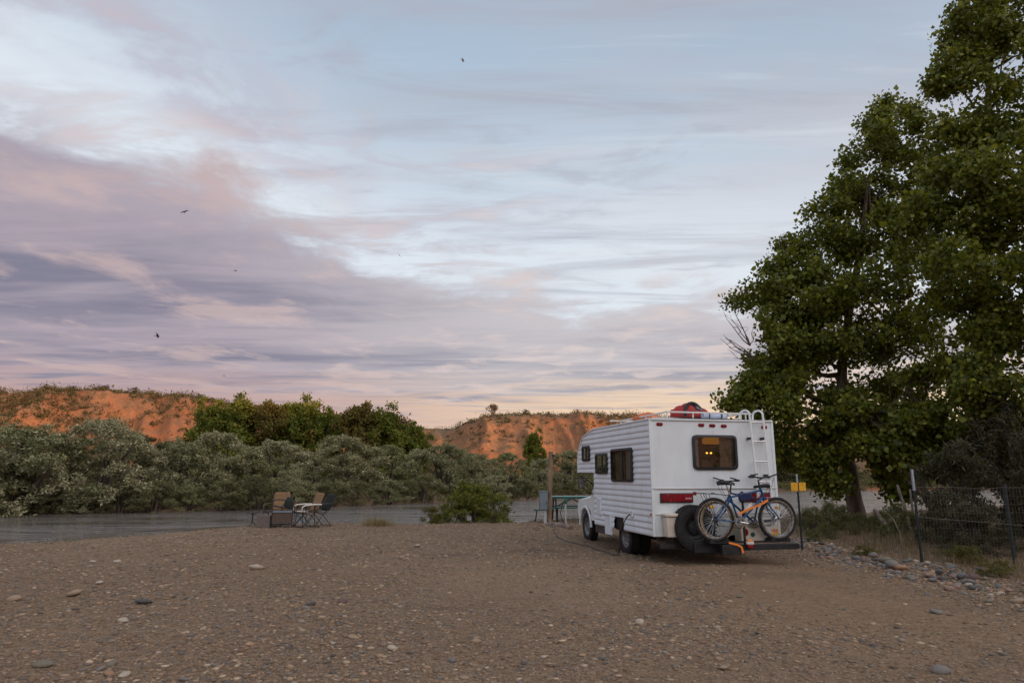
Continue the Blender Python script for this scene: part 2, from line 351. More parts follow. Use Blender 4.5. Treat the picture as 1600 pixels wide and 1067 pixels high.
class MB:
    """collects shapes; build() links them as one mesh object"""
    def __init__(s): s.v = []; s.f = []
    def mesh(s, verts, faces):
        b = len(s.v); s.v += [tuple(p) for p in verts]; s.f += [tuple(i + b for i in f) for f in faces]; return s
    def box(s, c, size, rot=None, taper=1.):
        hx, hy, hz = (k / 2 for k in size); vs = []
        for z in (-1, 1):
            k = taper if z > 0 else 1
            for x, y in ((-1, -1), (1, -1), (1, 1), (-1, 1)): vs.append(Vector((x * hx * k, y * hy * k, z * hz)))
        if rot is not None:
            m = rot if isinstance(rot, Matrix) else Euler(rot).to_matrix(); vs = [m @ p for p in vs]
        c = Vector(c)
        return s.mesh([p + c for p in vs], [(3, 2, 1, 0), (4, 5, 6, 7), (0, 1, 5, 4), (1, 2, 6, 5), (2, 3, 7, 6), (3, 0, 4, 7)])
    def tube(s, pts, r, seg=8, cap=True, closed=False):
        pts = [Vector(p) for p in pts]; n = len(pts); rs = r if isinstance(r, (list, tuple)) else [r] * n
        rings = []; up = None
        for i, p in enumerate(pts):
            a = pts[i - 1] if (i > 0 or closed) else p; b = pts[(i + 1) % n] if (i < n - 1 or closed) else p
            t = (b - a); t = t.normalized() if t.length > 1e-9 else Vector((0, 0, 1))
            if up is None: up = Vector((0, 0, 1)) if abs(t.z) < .9 else Vector((1, 0, 0))
            u = up - t * up.dot(t)
            if u.length < 1e-5: u = t.orthogonal()
            u.normalize(); w = t.cross(u); up = u
            rings.append([p + (u * math.cos(2 * math.pi * k / seg) + w * math.sin(2 * math.pi * k / seg)) * rs[i] for k in range(seg)])
        vs = [q for ring in rings for q in ring]; fs = []
        for i in range(n if closed else n - 1):
            j = (i + 1) % n
            for k in range(seg): fs.append((i * seg + k, i * seg + (k + 1) % seg, j * seg + (k + 1) % seg, j * seg + k))
        if cap and not closed:
            fs.append(tuple(range(seg))[::-1]); fs.append(tuple((n - 1) * seg + k for k in range(seg)))
        return s.mesh(vs, fs)
    def lathe(s, prof, c, axis='z', seg=28, closed=False):
        vs = []; fs = []; n = len(prof)
        for k in range(seg):
            a = 2 * math.pi * k / seg
            for r, h in prof:
                x, y = r * math.cos(a), r * math.sin(a)
                p = {'z': (x, y, h), 'y': (x, h, y), 'x': (h, x, y)}[axis]; vs.append(Vector(p) + Vector(c))
        for k in range(seg):
            k2 = (k + 1) % seg
            for i in range(n if closed else n - 1):
                j = (i + 1) % n; fs.append((k * n + i, k2 * n + i, k2 * n + j, k * n + j))
        return s.mesh(vs, fs)
    def prism(s, poly, a, b, axis='x'):
        """2D polygon extruded from a to b along the axis; poly coordinates are the other two axes in order"""
        def P(p, h): return {'x': (h, p[0], p[1]), 'y': (p[0], h, p[1]), 'z': (p[0], p[1], h)}[axis]
        n = len(poly); vs = [P(p, a) for p in poly] + [P(p, b) for p in poly]
        fs = [tuple(range(n))[::-1], tuple(range(n, 2 * n))] + [(i, (i + 1) % n, n + (i + 1) % n, n + i) for i in range(n)]
        return s.mesh(vs, fs)
    def build(s, name, mat=None, parent=None, smooth=True, bevel=0., angle=40):
        me = bpy.data.meshes.new(name); me.from_pydata(s.v, [], s.f)
        bm = bmesh.new(); bm.from_mesh(me); bmesh.ops.recalc_face_normals(bm, faces=bm.faces); bm.to_mesh(me); bm.free()
        if smooth:
            me.polygons.foreach_set('use_smooth', [True] * len(me.polygons))
            try: me.set_sharp_from_angle(angle=R(angle))
            except Exception: pass
        o = link(name, me, mat, parent)
        if bevel:
            md = o.modifiers.new('bevel', 'BEVEL'); md.width = bevel; md.segments = 2; md.limit_method = 'ANGLE'; md.angle_limit = R(40)
        return o

def rrect(x0, x1, z0, z1, r, n=5):
    pts = []
    for cx, cz, a0 in ((x1 - r, z1 - r, 0), (x0 + r, z1 - r, 90), (x0 + r, z0 + r, 180), (x1 - r, z0 + r, 270)):
        for k in range(n + 1):
            a = R(a0 + 90 * k / n); pts.append((cx + r * math.cos(a), cz + r * math.sin(a)))
    return pts

def np_mesh(name, V, Fq, col=None, smooth=False):
    """mesh from numpy arrays; Fq is (n,3) or (n,4); col is per vertex (n,3)"""
    me = bpy.data.meshes.new(name); k = Fq.shape[1]
    me.vertices.add(len(V)); me.vertices.foreach_set('co', np.ascontiguousarray(V, dtype=np.float32).ravel())
    me.loops.add(Fq.size); me.loops.foreach_set('vertex_index', np.ascontiguousarray(Fq, dtype=np.int32).ravel())
    me.polygons.add(len(Fq)); me.polygons.foreach_set('loop_start', np.arange(0, Fq.size, k, dtype=np.int32))
    if smooth: me.polygons.foreach_set('use_smooth', np.ones(len(Fq), dtype=bool))
    me.update(calc_edges=True)
    if col is not None:
        a = me.color_attributes.new('Col', 'FLOAT_COLOR', 'POINT')
        c4 = np.ones((len(V), 4), dtype=np.float32); c4[:, :3] = col; a.data.foreach_set('color', c4.ravel())
    return me

# numpy value noise
_perm = rng.permutation(512); _val = rng.random(512)
def vnoise(x, y, seed=0):
    x = np.asarray(x, float); y = np.asarray(y, float)
    xi = np.floor(x).astype(int); yi = np.floor(y).astype(int); xf = x - xi; yf = y - yi
    u = xf * xf * (3 - 2 * xf); v = yf * yf * (3 - 2 * yf)
    def h(i, j): return _val[_perm[(_perm[(i + seed * 17) & 511] + j) & 511]]
    return (h(xi, yi) * (1 - u) + h(xi + 1, yi) * u) * (1 - v) + (h(xi, yi + 1) * (1 - u) + h(xi + 1, yi + 1) * u) * v
def fbm(x, y, oct=4, seed=0, gain=.5):
    t = 0; a = 1; s = 0
    for i in range(oct): t = t + a * vnoise(x * 2 ** i, y * 2 ** i, seed + i); s += a; a *= gain
    return t / s - .5
def sstep(a, b, x): t = np.clip((x - a) / (b - a), 0, 1); return t * t * (3 - 2 * t)

# ------------------------------------------------------------------ terrain
NEAR = np.array([(-200, -30), (-60, -4), (-30, 5), (-18, 10.5), (-11, 15.2), (-8.9, 18.0), (-7.6, 20.5), (-6.5, 21.0), (-3.7, 21.2), (.5, 21.8), (2.6, 23.4), (5, 24.6), (12, 26.2), (18, 30), (30, 38), (60, 56), (150, 85), (400, 150)], float)
FAR = np.array([(-200, 5), (-60, 30), (-28, 38.7), (-19, 42), (-9.4, 51.8), (4.7, 64), (36, 87), (60, 97), (150, 125), (400, 200)], float)
CREST = np.array([(-180, 150, 210, 8), (-80, 90, 150, 20), (-37, 104, 188, 19.0), (-31, 102, 178, 18.6), (-24, 105, 176, 18.0), (-15, 112, 190, 16), (-8, 118, 200, 13.8), (-5, 118, 200, 13.3), (-3.2, 120, 196, 15.5), (-1.6, 122, 191, 17.3), (5, 126, 194, 17.3), (10.5, 128, 200, 17.6), (20, 140, 216, 16), (25, 150, 222, 11.5), (31, 150, 212, 5.6), (40, 160, 235, 7), (60, 200, 300, 11), (180, 200, 260, 8)], float)
WATER_Z = -.72

def height(x, y):
    x = np.asarray(x, float); y = np.asarray(y, float)
    r = np.hypot(x, y); th = np.degrees(np.arctan2(x, y))
    yn = np.interp(x, NEAR[:, 0], NEAR[:, 1]) + fbm(x * .35, y * 0 + 3, 3, 5) * 1.2
    yf = np.interp(x, FAR[:, 0], FAR[:, 1]) + fbm(x * .12, y * 0 + 9, 3, 6) * 3
    lot = fbm(x * .22, y * .22, 3, 1) * .10 + fbm(x * 1.3, y * 1.3, 3, 2) * .045 + fbm(x * 6, y * 6, 2, 3) * .016
    # two wheel ruts curving to the camper's pitch, and the camper stands a touch lower
    X = (x - RV_P.x) * RT.x + (y - RV_P.y) * RT.y; Y = (x - RV_P.x) * FW.x + (y - RV_P.y) * FW.y
    for c in (.35, 2.05): lot = lot - .030 * np.exp(-((X - c + .02 * np.minimum(Y, 0) ** 2 * .3) / .17) ** 2) * sstep(6, 3, Y)
    lot = lot - .055 * np.exp(-((X - 1.2) / 2.) ** 2 - ((Y - 2.6) / 3.2) ** 2)
    lot = lot + .16 * np.exp(-((x - .85) / .75) ** 2 - ((y - 18.4) / .5) ** 2)          # low mound by the hook-up post
    lot = lot + .05 * sstep(6.0, 6.8, x) * sstep(20, 14, y)
    z = lot - 1.75 * sstep(0, 3.2, y - yn)
    up = sstep(-1.0, 2.0, y - yf)
    far_z = -.25 + .022 * np.clip(y - yf, 0, 70) + fbm(x * .08, y * .08, 3, 8) * .5
    z = z * (1 - up) + far_z * up
    rf = np.interp(th, CREST[:, 0], CREST[:, 1]); rc = np.interp(th, CREST[:, 0], CREST[:, 2]); H = np.interp(th, CREST[:, 0], CREST[:, 3])
    rf = rf + fbm(th * .22, th * 0 + 2, 3, 11) * 26; rc = rc + fbm(th * .35, th * 0 + 5, 4, 12) * 26
    t = np.clip((r - rf) / (rc - rf), 0, 1)
    lat = np.radians(th) * 170
    wv = fbm(lat * .05, r * .03, 3, 14) * 18
    g1 = 1 - np.abs(2 * vnoise((lat + wv) / 13 + fbm(r * .04, lat * .02, 2, 31) * 1.2, r / 70, 15) - 1) ** .8; g2 = 1 - np.abs(2 * vnoise((lat + wv * .6) / 4.2, r / 22, 16) - 1)
    prof = .30 * t + .70 * sstep(.25, 1.0, t) ** 1.15
    cut = np.minimum(1, 4 * t) * (1 - t ** 5)
    hill = (H - 1) * prof - cut * (np.minimum(1, (1 - g1) * 1.5) * H * .36 + np.minimum(1, (1 - g2) * 1.6) * H * .13 - H * .14) + fbm(lat * .3, r * .3, 4, 17) * .9 * np.minimum(1, t * 3)
    hill = hill + np.where(r > rc, np.clip(r - rc, 0, 260) * .066 + fbm(x * .01, y * .01, 4, 18) * np.clip((r - rc) * .05, 0, 9) + fbm(x * .4, y * .4, 2, 20) * .3, 0)
    front = sstep(-100, -70, th) * sstep(100, 70, th)
    z = z + np.where(y > yf, np.maximum(hill, 0) * front, 0)
    s = y * .743 - x * .669                                                            # the high bluff behind the camera that keeps the site in shade
    z = z + 45.5 * sstep(-115, -205, s + fbm(x * .01, y * .01, 3, 21) * 25)
    return z

def gz(x, y): return float(height(x, y))
def gp(px, py, dz=0.):
    """ground point seen at a pixel of the photograph"""
    z = 0.
    for _ in range(3):
        u = (px - 800) / F_PX; v = (533.5 - py) / F_PX
        d = (u, cP - v * sP, sP + v * cP); t = (z - CAM_H) / d[2]
        x, y = d[0] * t, d[1] * t; z = max(-.2, gz(x, y)) if y < 30 else 0
    return Vector((x, y, gz(x, y) + dz))

def build_terrain():
    ths = np.concatenate([np.arange(-180, -48, 3.), np.linspace(-48, 48, 560), np.arange(51, 180, 3.)])
    r1 = np.concatenate([np.geomspace(.3, 4.6, 40)[:-1], np.geomspace(4.6, 105, 290)])
    r2 = np.concatenate([np.linspace(105, 225, 150), np.geomspace(226, 6000, 70)])
    n = len(ths)
    def sheet(rs, name, mat, center):
        Rg, Tg = np.meshgrid(rs, np.radians(ths), indexing='ij')
        X = Rg * np.sin(Tg); Y = Rg * np.cos(Tg); Z = height(X, Y)
        V = np.stack([X.ravel(), Y.ravel(), Z.ravel()], 1)
        i, j = np.meshgrid(np.arange(len(rs) - 1), np.arange(n), indexing='ij'); j2 = (j + 1) % n
        Fq = np.stack([i * n + j, i * n + j2, (i + 1) * n + j2, (i + 1) * n + j], -1).reshape(-1, 4)[:, ::-1]
        me = np_mesh(name, V, Fq, None, True)
        return tag(link(name, me, mat), kind='structure')
    sheet(r1, 'ground', 'ground', True); sheet(r2, 'hills', 'hill', False)
    # river: a strip between the banks, ends far out of view
    xs = np.concatenate([np.linspace(-190, -40, 30), np.linspace(-39, 60, 150), np.linspace(62, 390, 60)])
    yn = np.interp(xs, NEAR[:, 0], NEAR[:, 1]) + .5; yf = np.interp(xs, FAR[:, 0], FAR[:, 1]) + 2
    k = np.linspace(0, 1, 60)
    X = np.repeat(xs[:, None], 60, 1); Y = yn[:, None] * (1 - k) + yf[:, None] * k
    Z = WATER_Z + fbm(X * .5, Y * .9, 3, 30) * .03
    V = np.stack([X.ravel(), Y.ravel(), Z.ravel()], 1)
    i, j = np.meshgrid(np.arange(len(xs) - 1), np.arange(59), indexing='ij')
    Fq = np.stack([i * 60 + j, (i + 1) * 60 + j, (i + 1) * 60 + j + 1, i * 60 + j + 1], -1).reshape(-1, 4)
    tag(link('river', np_mesh('river', V, Fq, None, True), 'water'), kind='structure')
build_terrain()

# ------------------------------------------------------------------ motorhome (local X to the right, Y forward, Z up; rear left corner at the origin)
BW, BT, BB = 2.42, 2.44, .41                       # body width, top, bottom
def rvw(X, Y, Z=0.): return RV_P + RT * X + FW * Y + Vector((0, 0, Z))
NOSE = [(1.51, 4.17), (2.0, 4.14), (2.31, 3.79), (2.44, 3.05)]
WINS = [(3.28, 3.80, 1.76, 2.10), (2.17, 2.89, 1.48, 1.90), (.82, 1.94, 1.33, 1.97)]
REARWIN = (.79, 1.67, 1.55, 2.17)

def side_spans(z, wins=True):
    front = float(np.interp(z, [n[0] for n in NOSE], [n[1] for n in NOSE])) if z >= 1.51 else 3.08
    cuts = []
    if z < .645: cuts.append((1.38 + max(0, .1 - (.645 - z)) * .4, 1.90 - max(0, .1 - (.645 - z)) * .4))
    if wins:
        for a, b, lo, hi in WINS:
            if lo + .02 < z < hi - .02: cuts.append((a + .02, b - .02))
    cuts.sort(); spans = []; p = .012
    for a, b in cuts: spans.append((p, a)); p = b
    spans.append((p, front)); return spans

def siding_strip(parent, z0, z1, sgn, x, wins):
    p = z1 - z0; prof = [(0, .000), (.10, .0085), (.22, .0145), (.40, .0150), (.72, .0065), (.90, .0015), (1., .0)]
    zs = set(z0 + k * p for k, _ in prof)
    for w in (WINS if wins else []):
        for q in (w[2] + .02, w[3] - .02):
            if z0 < q < z1: zs |= {q - 1e-4, q + 1e-4}
    for q in (.645, 1.51):
        if z0 < q < z1: zs |= {q - 1e-4, q + 1e-4}
    zs = sorted(zs); mb = MB()
    for a, b in zip(zs[:-1], zs[1:]):
        sa = side_spans((a + b) / 2, wins); fa = side_spans(a, wins)[-1][1]; fb = side_spans(b, wins)[-1][1]
        if (a + b) / 2 < 1.51: fa = fb = 3.08
        else: fa = float(np.interp(a, [n[0] for n in NOSE], [n[1] for n in NOSE])); fb = float(np.interp(b, [n[0] for n in NOSE], [n[1] for n in NOSE]))
        da = float(np.interp((a - z0) / p, [k for k, _ in prof], [d for _, d in prof])); db = float(np.interp((b - z0) / p, [k for k, _ in prof], [d for _, d in prof]))
        for i, (s, e) in enumerate(sa):
            ea, eb = (fa, fb) if i == len(sa) - 1 else (e, e)
            ny = max(1, int((e - s) / .35))
            for q in range(ny):
                k0, k1 = q / ny, (q + 1) / ny
                mb.mesh([(x + sgn * da, s + (ea - s) * k0, a), (x + sgn * da, s + (ea - s) * k1, a), (x + sgn * db, s + (eb - s) * k1, b), (x + sgn * db, s + (eb - s) * k0, b)], [(0, 1, 2, 3)])
    bm = bmesh.new(); me0 = bpy.data.meshes.new('tmp'); me0.from_pydata(mb.v, [], mb.f); bm.from_mesh(me0); bpy.data.meshes.remove(me0)
    bmesh.ops.remove_doubles(bm, verts=bm.verts, dist=2e-5)
    if sgn > 0: bmesh.ops.reverse_faces(bm, faces=bm.faces)
    left = set(bm.faces)                              # one object for each length of strip between the openings
    while left:
        isl = []; todo = [left.pop()]
        while todo:
            f = todo.pop(); isl.append(f)
            for e in f.edges:
                for q in e.link_faces:
                    if q in left: left.remove(q); todo.append(q)
        idx = {}; vs = []; fs = []
        for f in isl:
            for v in f.verts:
                if v not in idx: idx[v] = len(vs); vs.append(v.co.copy())
            fs.append([idx[v] for v in f.verts][::-1])
        me = bpy.data.meshes.new('siding_strip'); me.from_pydata(vs, [], fs); me.polygons.foreach_set('use_smooth', [True] * len(fs))
        link('siding_strip', me, 'siding', parent)
    bm.free()

def window(parent, plane, a, b, z0, z1, r, pos, mat, curtains, mullion=None):
    """framed window in a wall; plane 'x' faces -X, 'y' faces -Y"""
    ax = plane; out = rrect(a, b, z0, z1, r); inn = rrect(a + .045, b - .045, z0 + .045, z1 - .045, max(.02, r - .035))
    n = len(out); mb = MB()
    def P(p, h): return (h, p[0], p[1]) if ax == 'x' else (p[0], h, p[1])
    vs = [P(p, pos - .030) for p in out] + [P(p, pos - .036) for p in inn] + [P(p, pos + .02) for p in out] + [P(p, pos + .03) for p in inn]
    fs = []
    for i in range(n):
        j = (i + 1) % n
        fs += [(i, j, n + j, n + i), (i, j, 2 * n + j, 2 * n + i), (n + i, n + j, 3 * n + j, 3 * n + i)]
    mb.mesh(vs, fs)
    if mullion is not None:
        c = a + (b - a) * mullion; sz = .038
        if ax == 'x': mb.box((pos - .016, c, (z0 + z1) / 2), (.026, sz, z1 - z0 - .08))
        else: mb.box((c, pos - .016, (z0 + z1) / 2), (sz, .026, z1 - z0 - .08))
    w = mb.build('window', 'frame_black', parent)
    MB().mesh([P(p, pos - .012) for p in inn], [tuple(range(n))]).build('pane', mat, w, False)
    for k0, k1, dep, m in curtains:
        pts = []; N = 26
        for i in range(N + 1):
            t = i / N; q = a + (b - a) * (k0 + (k1 - k0) * t); pts.append((q, dep + .016 * math.sin(t * (k1 - k0) * 46)))
        vs = []; fs = []
        for q, dd in pts:
            for zz in (z0 - .04, z1 + .04): vs.append((pos + dd, q, zz) if ax == 'x' else (q, pos + dd, zz))
        for i in range(N): fs.append((2 * i, 2 * i + 2, 2 * i + 3, 2 * i + 1))
        MB().mesh(vs, fs).build('curtain', m, w)
    return w

def make_wheel(parent, name, c, r, w, axis='x', rim='white', out=-1, spokes=False, rim_r=None):
    """road wheel: tyre with tread blocks, dished rim and hub"""
    rr = rim_r or r * .60
    prof = [(rr, -w * .40), (rr + .02, -w * .47), (r * .86, -w * .52), (r * .965, -w * .44), (r, -w * .30), (r * .992, -w * .16), (r * 1.0, -w * .05), (r * 1.0, w * .05), (r * .992, w * .16), (r, w * .30), (r * .965, w * .44), (r * .86, w * .52), (rr + .02, w * .47), (rr, w * .40)]
    t = MB().lathe(prof, c, axis, 40, True)
    for k in range(40):
        a = 2 * math.pi * k / 40
        for s in (-1, 1):
            pos = {'x': (s * w * .33, math.cos(a) * r, math.sin(a) * r), 'y': (math.cos(a) * r, s * w * .33, math.sin(a) * r)}[axis]
            rot = {'x': (a, 0, 0), 'y': (0, -a, 0)}[axis]
            sz = {'x': (w * .24, .02, r * .10), 'y': (.02, w * .24, r * .10)}[axis]
            t.box(Vector(c) + Vector(pos), sz, rot)
    wh = empty(name, (0, 0, 0)); wh.parent = parent
    t.build('tyre', 'rubber', wh)
    o = out
    rp = [(rr + .005, o * w * .42), (rr - .015, o * w * .40), (rr - .03, o * w * .22), (rr * .62, o * w * .12), (rr * .5, o * w * .26), (rr * .22, o * w * .30), (.001, o * w * .31)]
    rm = MB().lathe(rp, c, axis, 32)
    for k in range(6):
        a = 2 * math.pi * k / 6; q = rr * .36
        pos = {'x': (o * w * .31, math.cos(a) * q, math.sin(a) * q), 'y': (math.cos(a) * q, o * w * .31, math.sin(a) * q)}[axis]
        p0 = Vector(c) + Vector(pos); dv = Vector((o * .02, 0, 0)) if axis == 'x' else Vector((0, o * .02, 0))
        rm.tube([p0 - dv, p0 + dv], .011, 6)
    rm.build('rim', rim, wh)
    return wh

def build_motorhome():
    g = empty('motorhome', RV_P, RV_A)
    tag(g, 'white camper motorhome with corrugated siding parked with its rear to the viewer', 'motorhome')
    n = 19; p = (BT - BB) / n
    for k in range(n):
        siding_strip(g, BB + k * p, BB + (k + 1) * p, -1, 0., True)
        siding_strip(g, BB + k * p, BB + (k + 1) * p, 1, BW, False)
    # rear wall in three panels, the window cut out of the upper one
    a, b, z0, z1 = REARWIN; u = MB()
    for x0, x1, q0, q1 in ((.0, a + .02, 1.225, BT), (b - .02, BW, 1.225, BT), (a + .02, b - .02, 1.225, z0 + .02), (a + .02, b - .02, z1 - .02, BT)):
        u.mesh([(x0, 0, q0), (x1, 0, q0), (x1, 0, q1), (x0, 0, q1)], [(0, 1, 2, 3)])
    u.build('rear_panel', 'white_rear', g)
    MB().box((BW / 2, .012, 1.005), (BW, .024, .43)).build('rear_panel', 'white_rear', g, bevel=.005)
    MB().prism([(-.0, .785), (.030, .785), (.030, BB), (.016, BB)], .002, BW - .002, 'x').build('rear_panel', 'white_rear', g)
    MB().box((BW / 2, -.006, 1.222), (BW + .01, .022, .030)).build('belt_trim', 'trim', g, bevel=.006)
    MB().box((BW / 2, -.003, .785), (BW, .018, .020)).build('belt_trim', 'trim', g, bevel=.005)
    for x in (0, BW):
        MB().prism([(x - .028, -.014), (x + .028, -.014), (x + .028, .016), (x - .028, .016)], BB, BT + .005, 'z').build('corner_trim', 'white_rear', g, bevel=.01)
    MB().box((BW / 2, -.004, BT - .004), (BW + .02, .05, .032)).build('roof_trim', 'white_rear', g, bevel=.008)
    # roof, nose, belly shell
    out = [(0., BT)] + [(f, z) for z, f in reversed(NOSE)] + [(3.08, 1.51), (3.08, .41)]
    r = MB()
    for (y0, q0), (y1, q1) in zip(out[:-1], out[1:]):
        m = 6
        for i in range(m):
            x0, x1 = BW * i / m, BW * (i + 1) / m; top = q0 > 2.2 or q1 > 2.2
            cr = lambda x: (.035 * (1 - ((x - BW / 2) / (BW / 2)) ** 2)) if top else 0
            r.mesh([(x0, y0, q0 + cr(x0) * (q0 > 2.2)), (x1, y0, q0 + cr(x1) * (q0 > 2.2)), (x1, y1, q1 + cr(x1) * (q1 > 2.2)), (x0, y1, q1 + cr(x0) * (q1 > 2.2))], [(0, 1, 2, 3)])
    r.build('roof', 'white', g)
    for x in (-.012, BW + .012):
        MB().tube([(x, 0, BT + .004), (x, 3.05, BT + .004), (x, 3.45, 2.375), (x, 3.79, 2.312), (x, 3.99, 2.14), (x, 4.14, 2.0), (x, 4.165, 1.75), (x, 4.17, 1.505)], .016, 8).build('edge_trim', 'white', g)
    MB().box((BW / 2, 1.56, BB + .02), (BW - .06, 3.0, .03)).build('floor', 'black', g)
    # room inside, seen through the glass
    MB().box((BW / 2, .95, 1.5), (BW - .35, .02, 1.7)).build('inner_wall', 'interior', g)
    for x0, x1, z0_, z1_ in ((.95, 1.18, 1.62, 1.80), (1.32, 1.55, 1.58, 1.74)):
        MB().box(((x0 + x1) / 2, .75, (z0_ + z1_) / 2), (x1 - x0, .2, z1_ - z0_)).build('cupboard', 'curtain', g, bevel=.01)
    # windows
    for (a_, b_, lo, hi), mu, cu in zip(WINS, (.45, .42, .45), (
            ((.0, .36, .05, 'curtain_pale'), (.50, .62, .06, 'curtain'), (.66, 1., .05, 'curtain_pale')),
            ((.0, .34, .05, 'curtain_pale'), (.60, .98, .05, 'curtain')),
            ((.02, .40, .05, 'curtain_pale'), (.52, .98, .06, 'curtain')))):
        window(g, 'x', a_, b_, lo, hi, .06, -.012, 'pane_dark', cu, mu)
    w = window(g, 'y', *REARWIN, .085, -.004, 'pane', ((.02, .18, .06, 'curtain_pale'), (.66, .99, .08, 'curtain')))
    MB().box((1.40, .40, 2.085), (.36, .10, .12)).build('lamp_shade', 'amber', g, bevel=.03)
    for x in (1.28, 1.365):
        MB().lathe([(.001, -.017), (.015, -.012), (.021, 0), (.015, .012), (.001, .017)], (x, .38, 1.86), 'z', 12).build('bulb', 'bulb', g)
    # lamps on the rear wall
    for x, z in ((.18, 2.35), (.99, 2.345), (1.21, 2.34), (1.44, 2.335), (2.26, 2.325)):
        e = MB().prism(rrect(x - .062, x + .062, z - .030, z + .030, .029), -.012, -.001, 'y').build('marker_light', 'red_lens', g, bevel=.004)
        MB().prism(rrect(x - .036, x + .036, z - .016, z + .016, .015), -.022, -.011, 'y').build('lens', 'red_dark', e, bevel=.004)
    for x0, x1 in ((.13, .75), (1.67, 2.29)):
        t = MB().box(((x0 + x1) / 2, -.016, 1.065), (x1 - x0, .034, .165)).build('tail_light', 'frame_black', g, bevel=.006)
        q = x1 - x0
        for k0, k1, m in ((.03, .36, 'red_dark'), (.37, .70, 'red_lens'), (.71, .97, 'clear_lens' if False else 'red_lens')):
            MB().box((x0 + q * (k0 + k1) / 2, -.036, 1.065), (q * (k1 - k0), .012, .13)).build('lens', m, t, bevel=.004)
        for i in range(4):
            MB().box((x0 + q * (.77 + i * .05), -.0445, 1.055), (q * .034, .005, .035)).build('reflector', 'clear_lens', t)
    MB().prism(rrect(.015, .085, .765, .80, .016), -.034, -.018, 'x').build('side_marker', 'orange_lens', g, bevel=.004)
    # ladder
    L = empty('ladder'); L.parent = g
    def rail(x):
        pts = [(x - .10, -.02 + .0, 0)]
        pts = [(x + .06, -.11, .95), (x + .05, -.11, 1.3), (x, -.11, 2.46), (x - .004, -.105, 2.56), (x - .01, -.06, 2.61), (x - .02, .02, 2.63), (x - .03, .12, 2.61), (x - .04, .16, 2.56), (x - .045, .17, 2.46)]
        sm = []
        for i in range(len(pts) - 1):
            for k in range(3):
                t = k / 3; p0 = Vector(pts[max(0, i - 1)]); p1 = Vector(pts[i]); p2 = Vector(pts[i + 1]); p3 = Vector(pts[min(len(pts) - 1, i + 2)])
                sm.append(.5 * ((2 * p1) + (p2 - p0) * t + (2 * p0 - 5 * p1 + 4 * p2 - p3) * t * t + (3 * p1 - p0 - 3 * p2 + p3) * t ** 3))
        sm.append(Vector(pts[-1])); return sm
    for x in (1.915, 2.185): MB().tube(rail(x), .019, 10).build('rail', 'ladder_white', L)
    for z in (2.40, 2.06, 1.70, 1.34, 1.0):
        dx = (2.46 - z) * .04; MB().tube([(1.90 + dx, -.11, z), (2.20 + dx, -.11, z)], .013, 8).build('rung', 'chrome', L)
    for z in (2.115, 1.45):
        for x in (1.93, 2.195): MB().box((x + (2.46 - z) * .04 - .03, -.055, z), (.065, .105, .04)).build('standoff', 'black', L, bevel=.008)
    # roof rack
    K = empty('roof_rack'); K.parent = g; zr = 2.60
    x0, x1, y0, y1 = .45, 2.05, .25, 2.55
    MB().tube([(x0, y0, zr), (x1 + .12, y0, zr - .01)], .016, 8).build('rail', 'plastic_white', K)
    MB().tube([(x0 - .25, y1, zr), (x1, y1, zr)], .016, 8).build('rail', 'plastic_white', K)
    for x in (x0, x1): MB().tube([(x, y0, zr), (x, y1, zr)], .016, 8).build('rail', 'plastic_white', K)
    for y in (.9, 1.45, 2.0): MB().tube([(x0, y, zr - .055), (x1, y, zr - .055)], .010, 6).build('slat', 'plastic_white', K)
    for x in (x0, (x0 + x1) / 2 - .28, x1 - .1, x1):
        for y in (y0, 1.2, y1): MB().tube([(x, y, BT), (x, y, zr)], .014, 8).build('post', 'plastic_white', K)
    # side details: service hatch, inlet, skirt, wheel well
    h = MB().box((-.022, 2.19, .48), (.05, .32, .42)).build('service_hatch', 'siding', g, bevel=.008)
    MB().box((-.05, 2.19, .655), (.012, .33, .016)).build('hinge', 'trim', h); MB().box((-.05, 2.06, .50), (.012, .03, .02)).build('latch', 'trim', h)
    MB().box((-.022, 2.74, .80), (.03, .24, .34)).build('access_door', 'siding', g, bevel=.006)
    i_ = MB().box((-.028, .93, .745), (.035, .10, .11)).build('power_inlet', 'white', g, bevel=.006)
    MB().box((-.05, .93, .80), (.03, .11, .008), (0, -.5, 0)).build('inlet_flap', 'white', i_)
    MB().box((.06, 2.76, .34), (.04, .84, .20)).build('skirt', 'skirt', g, bevel=.01)
    MB().box((.28, 1.64, .52), (.5, .54, .26)).build('wheel_well', 'black', g)
    # chassis below
    for x in (.75, 1.67): MB().box((x, 2.2, .33), (.09, 4.2, .12)).build('chassis_rail', 'black', g)
    MB().tube([(.35, 1.63, .28), (2.07, 1.63, .28)], .05, 10).build('axle', 'black', g)
    MB().tube([(.42, .1, .26), (.5, .7, .26), (.55, 1.1, .27)], .035, 10).build('exhaust_pipe', 'grey_metal', g)
    MB().box((1.21, .55, .33), (1.5, .5, .14)).build('holding_tank', 'black', g, bevel=.02)
    # road wheels
    for x in (.20, BW - .20): make_wheel(g, 'wheel', (x, 1.63, .27), .325, .20, 'x', 'grey_metal', -1 if x < 1 else 1)
    for x in (.42, BW - .42): make_wheel(g, 'wheel', (x, 1.63, .27), .325, .20, 'x', 'grey_metal', -1 if x < 1 else 1)
    for x in (.42, BW - .42): make_wheel(g, 'wheel', (x, 4.62, .24), .325, .20, 'x', 'grey_metal', -1 if x < 1 else 1)
    # truck cab and bonnet
    cab = [(3.05, .42), (4.18, .42), (4.24, .62), (4.42, .70), (4.62, .73), (4.82, .70), (5.0, .58), (5.05, .40), (5.15, .40), (5.20, .52), (5.20, .74), (5.12, .85), (4.5, .955), (4.22, .98), (3.72, 1.50), (3.05, 1.50)]
    def ring(x, ins):
        return [(x, y, z - (ins if z > .85 else 0)) for y, z in cab]
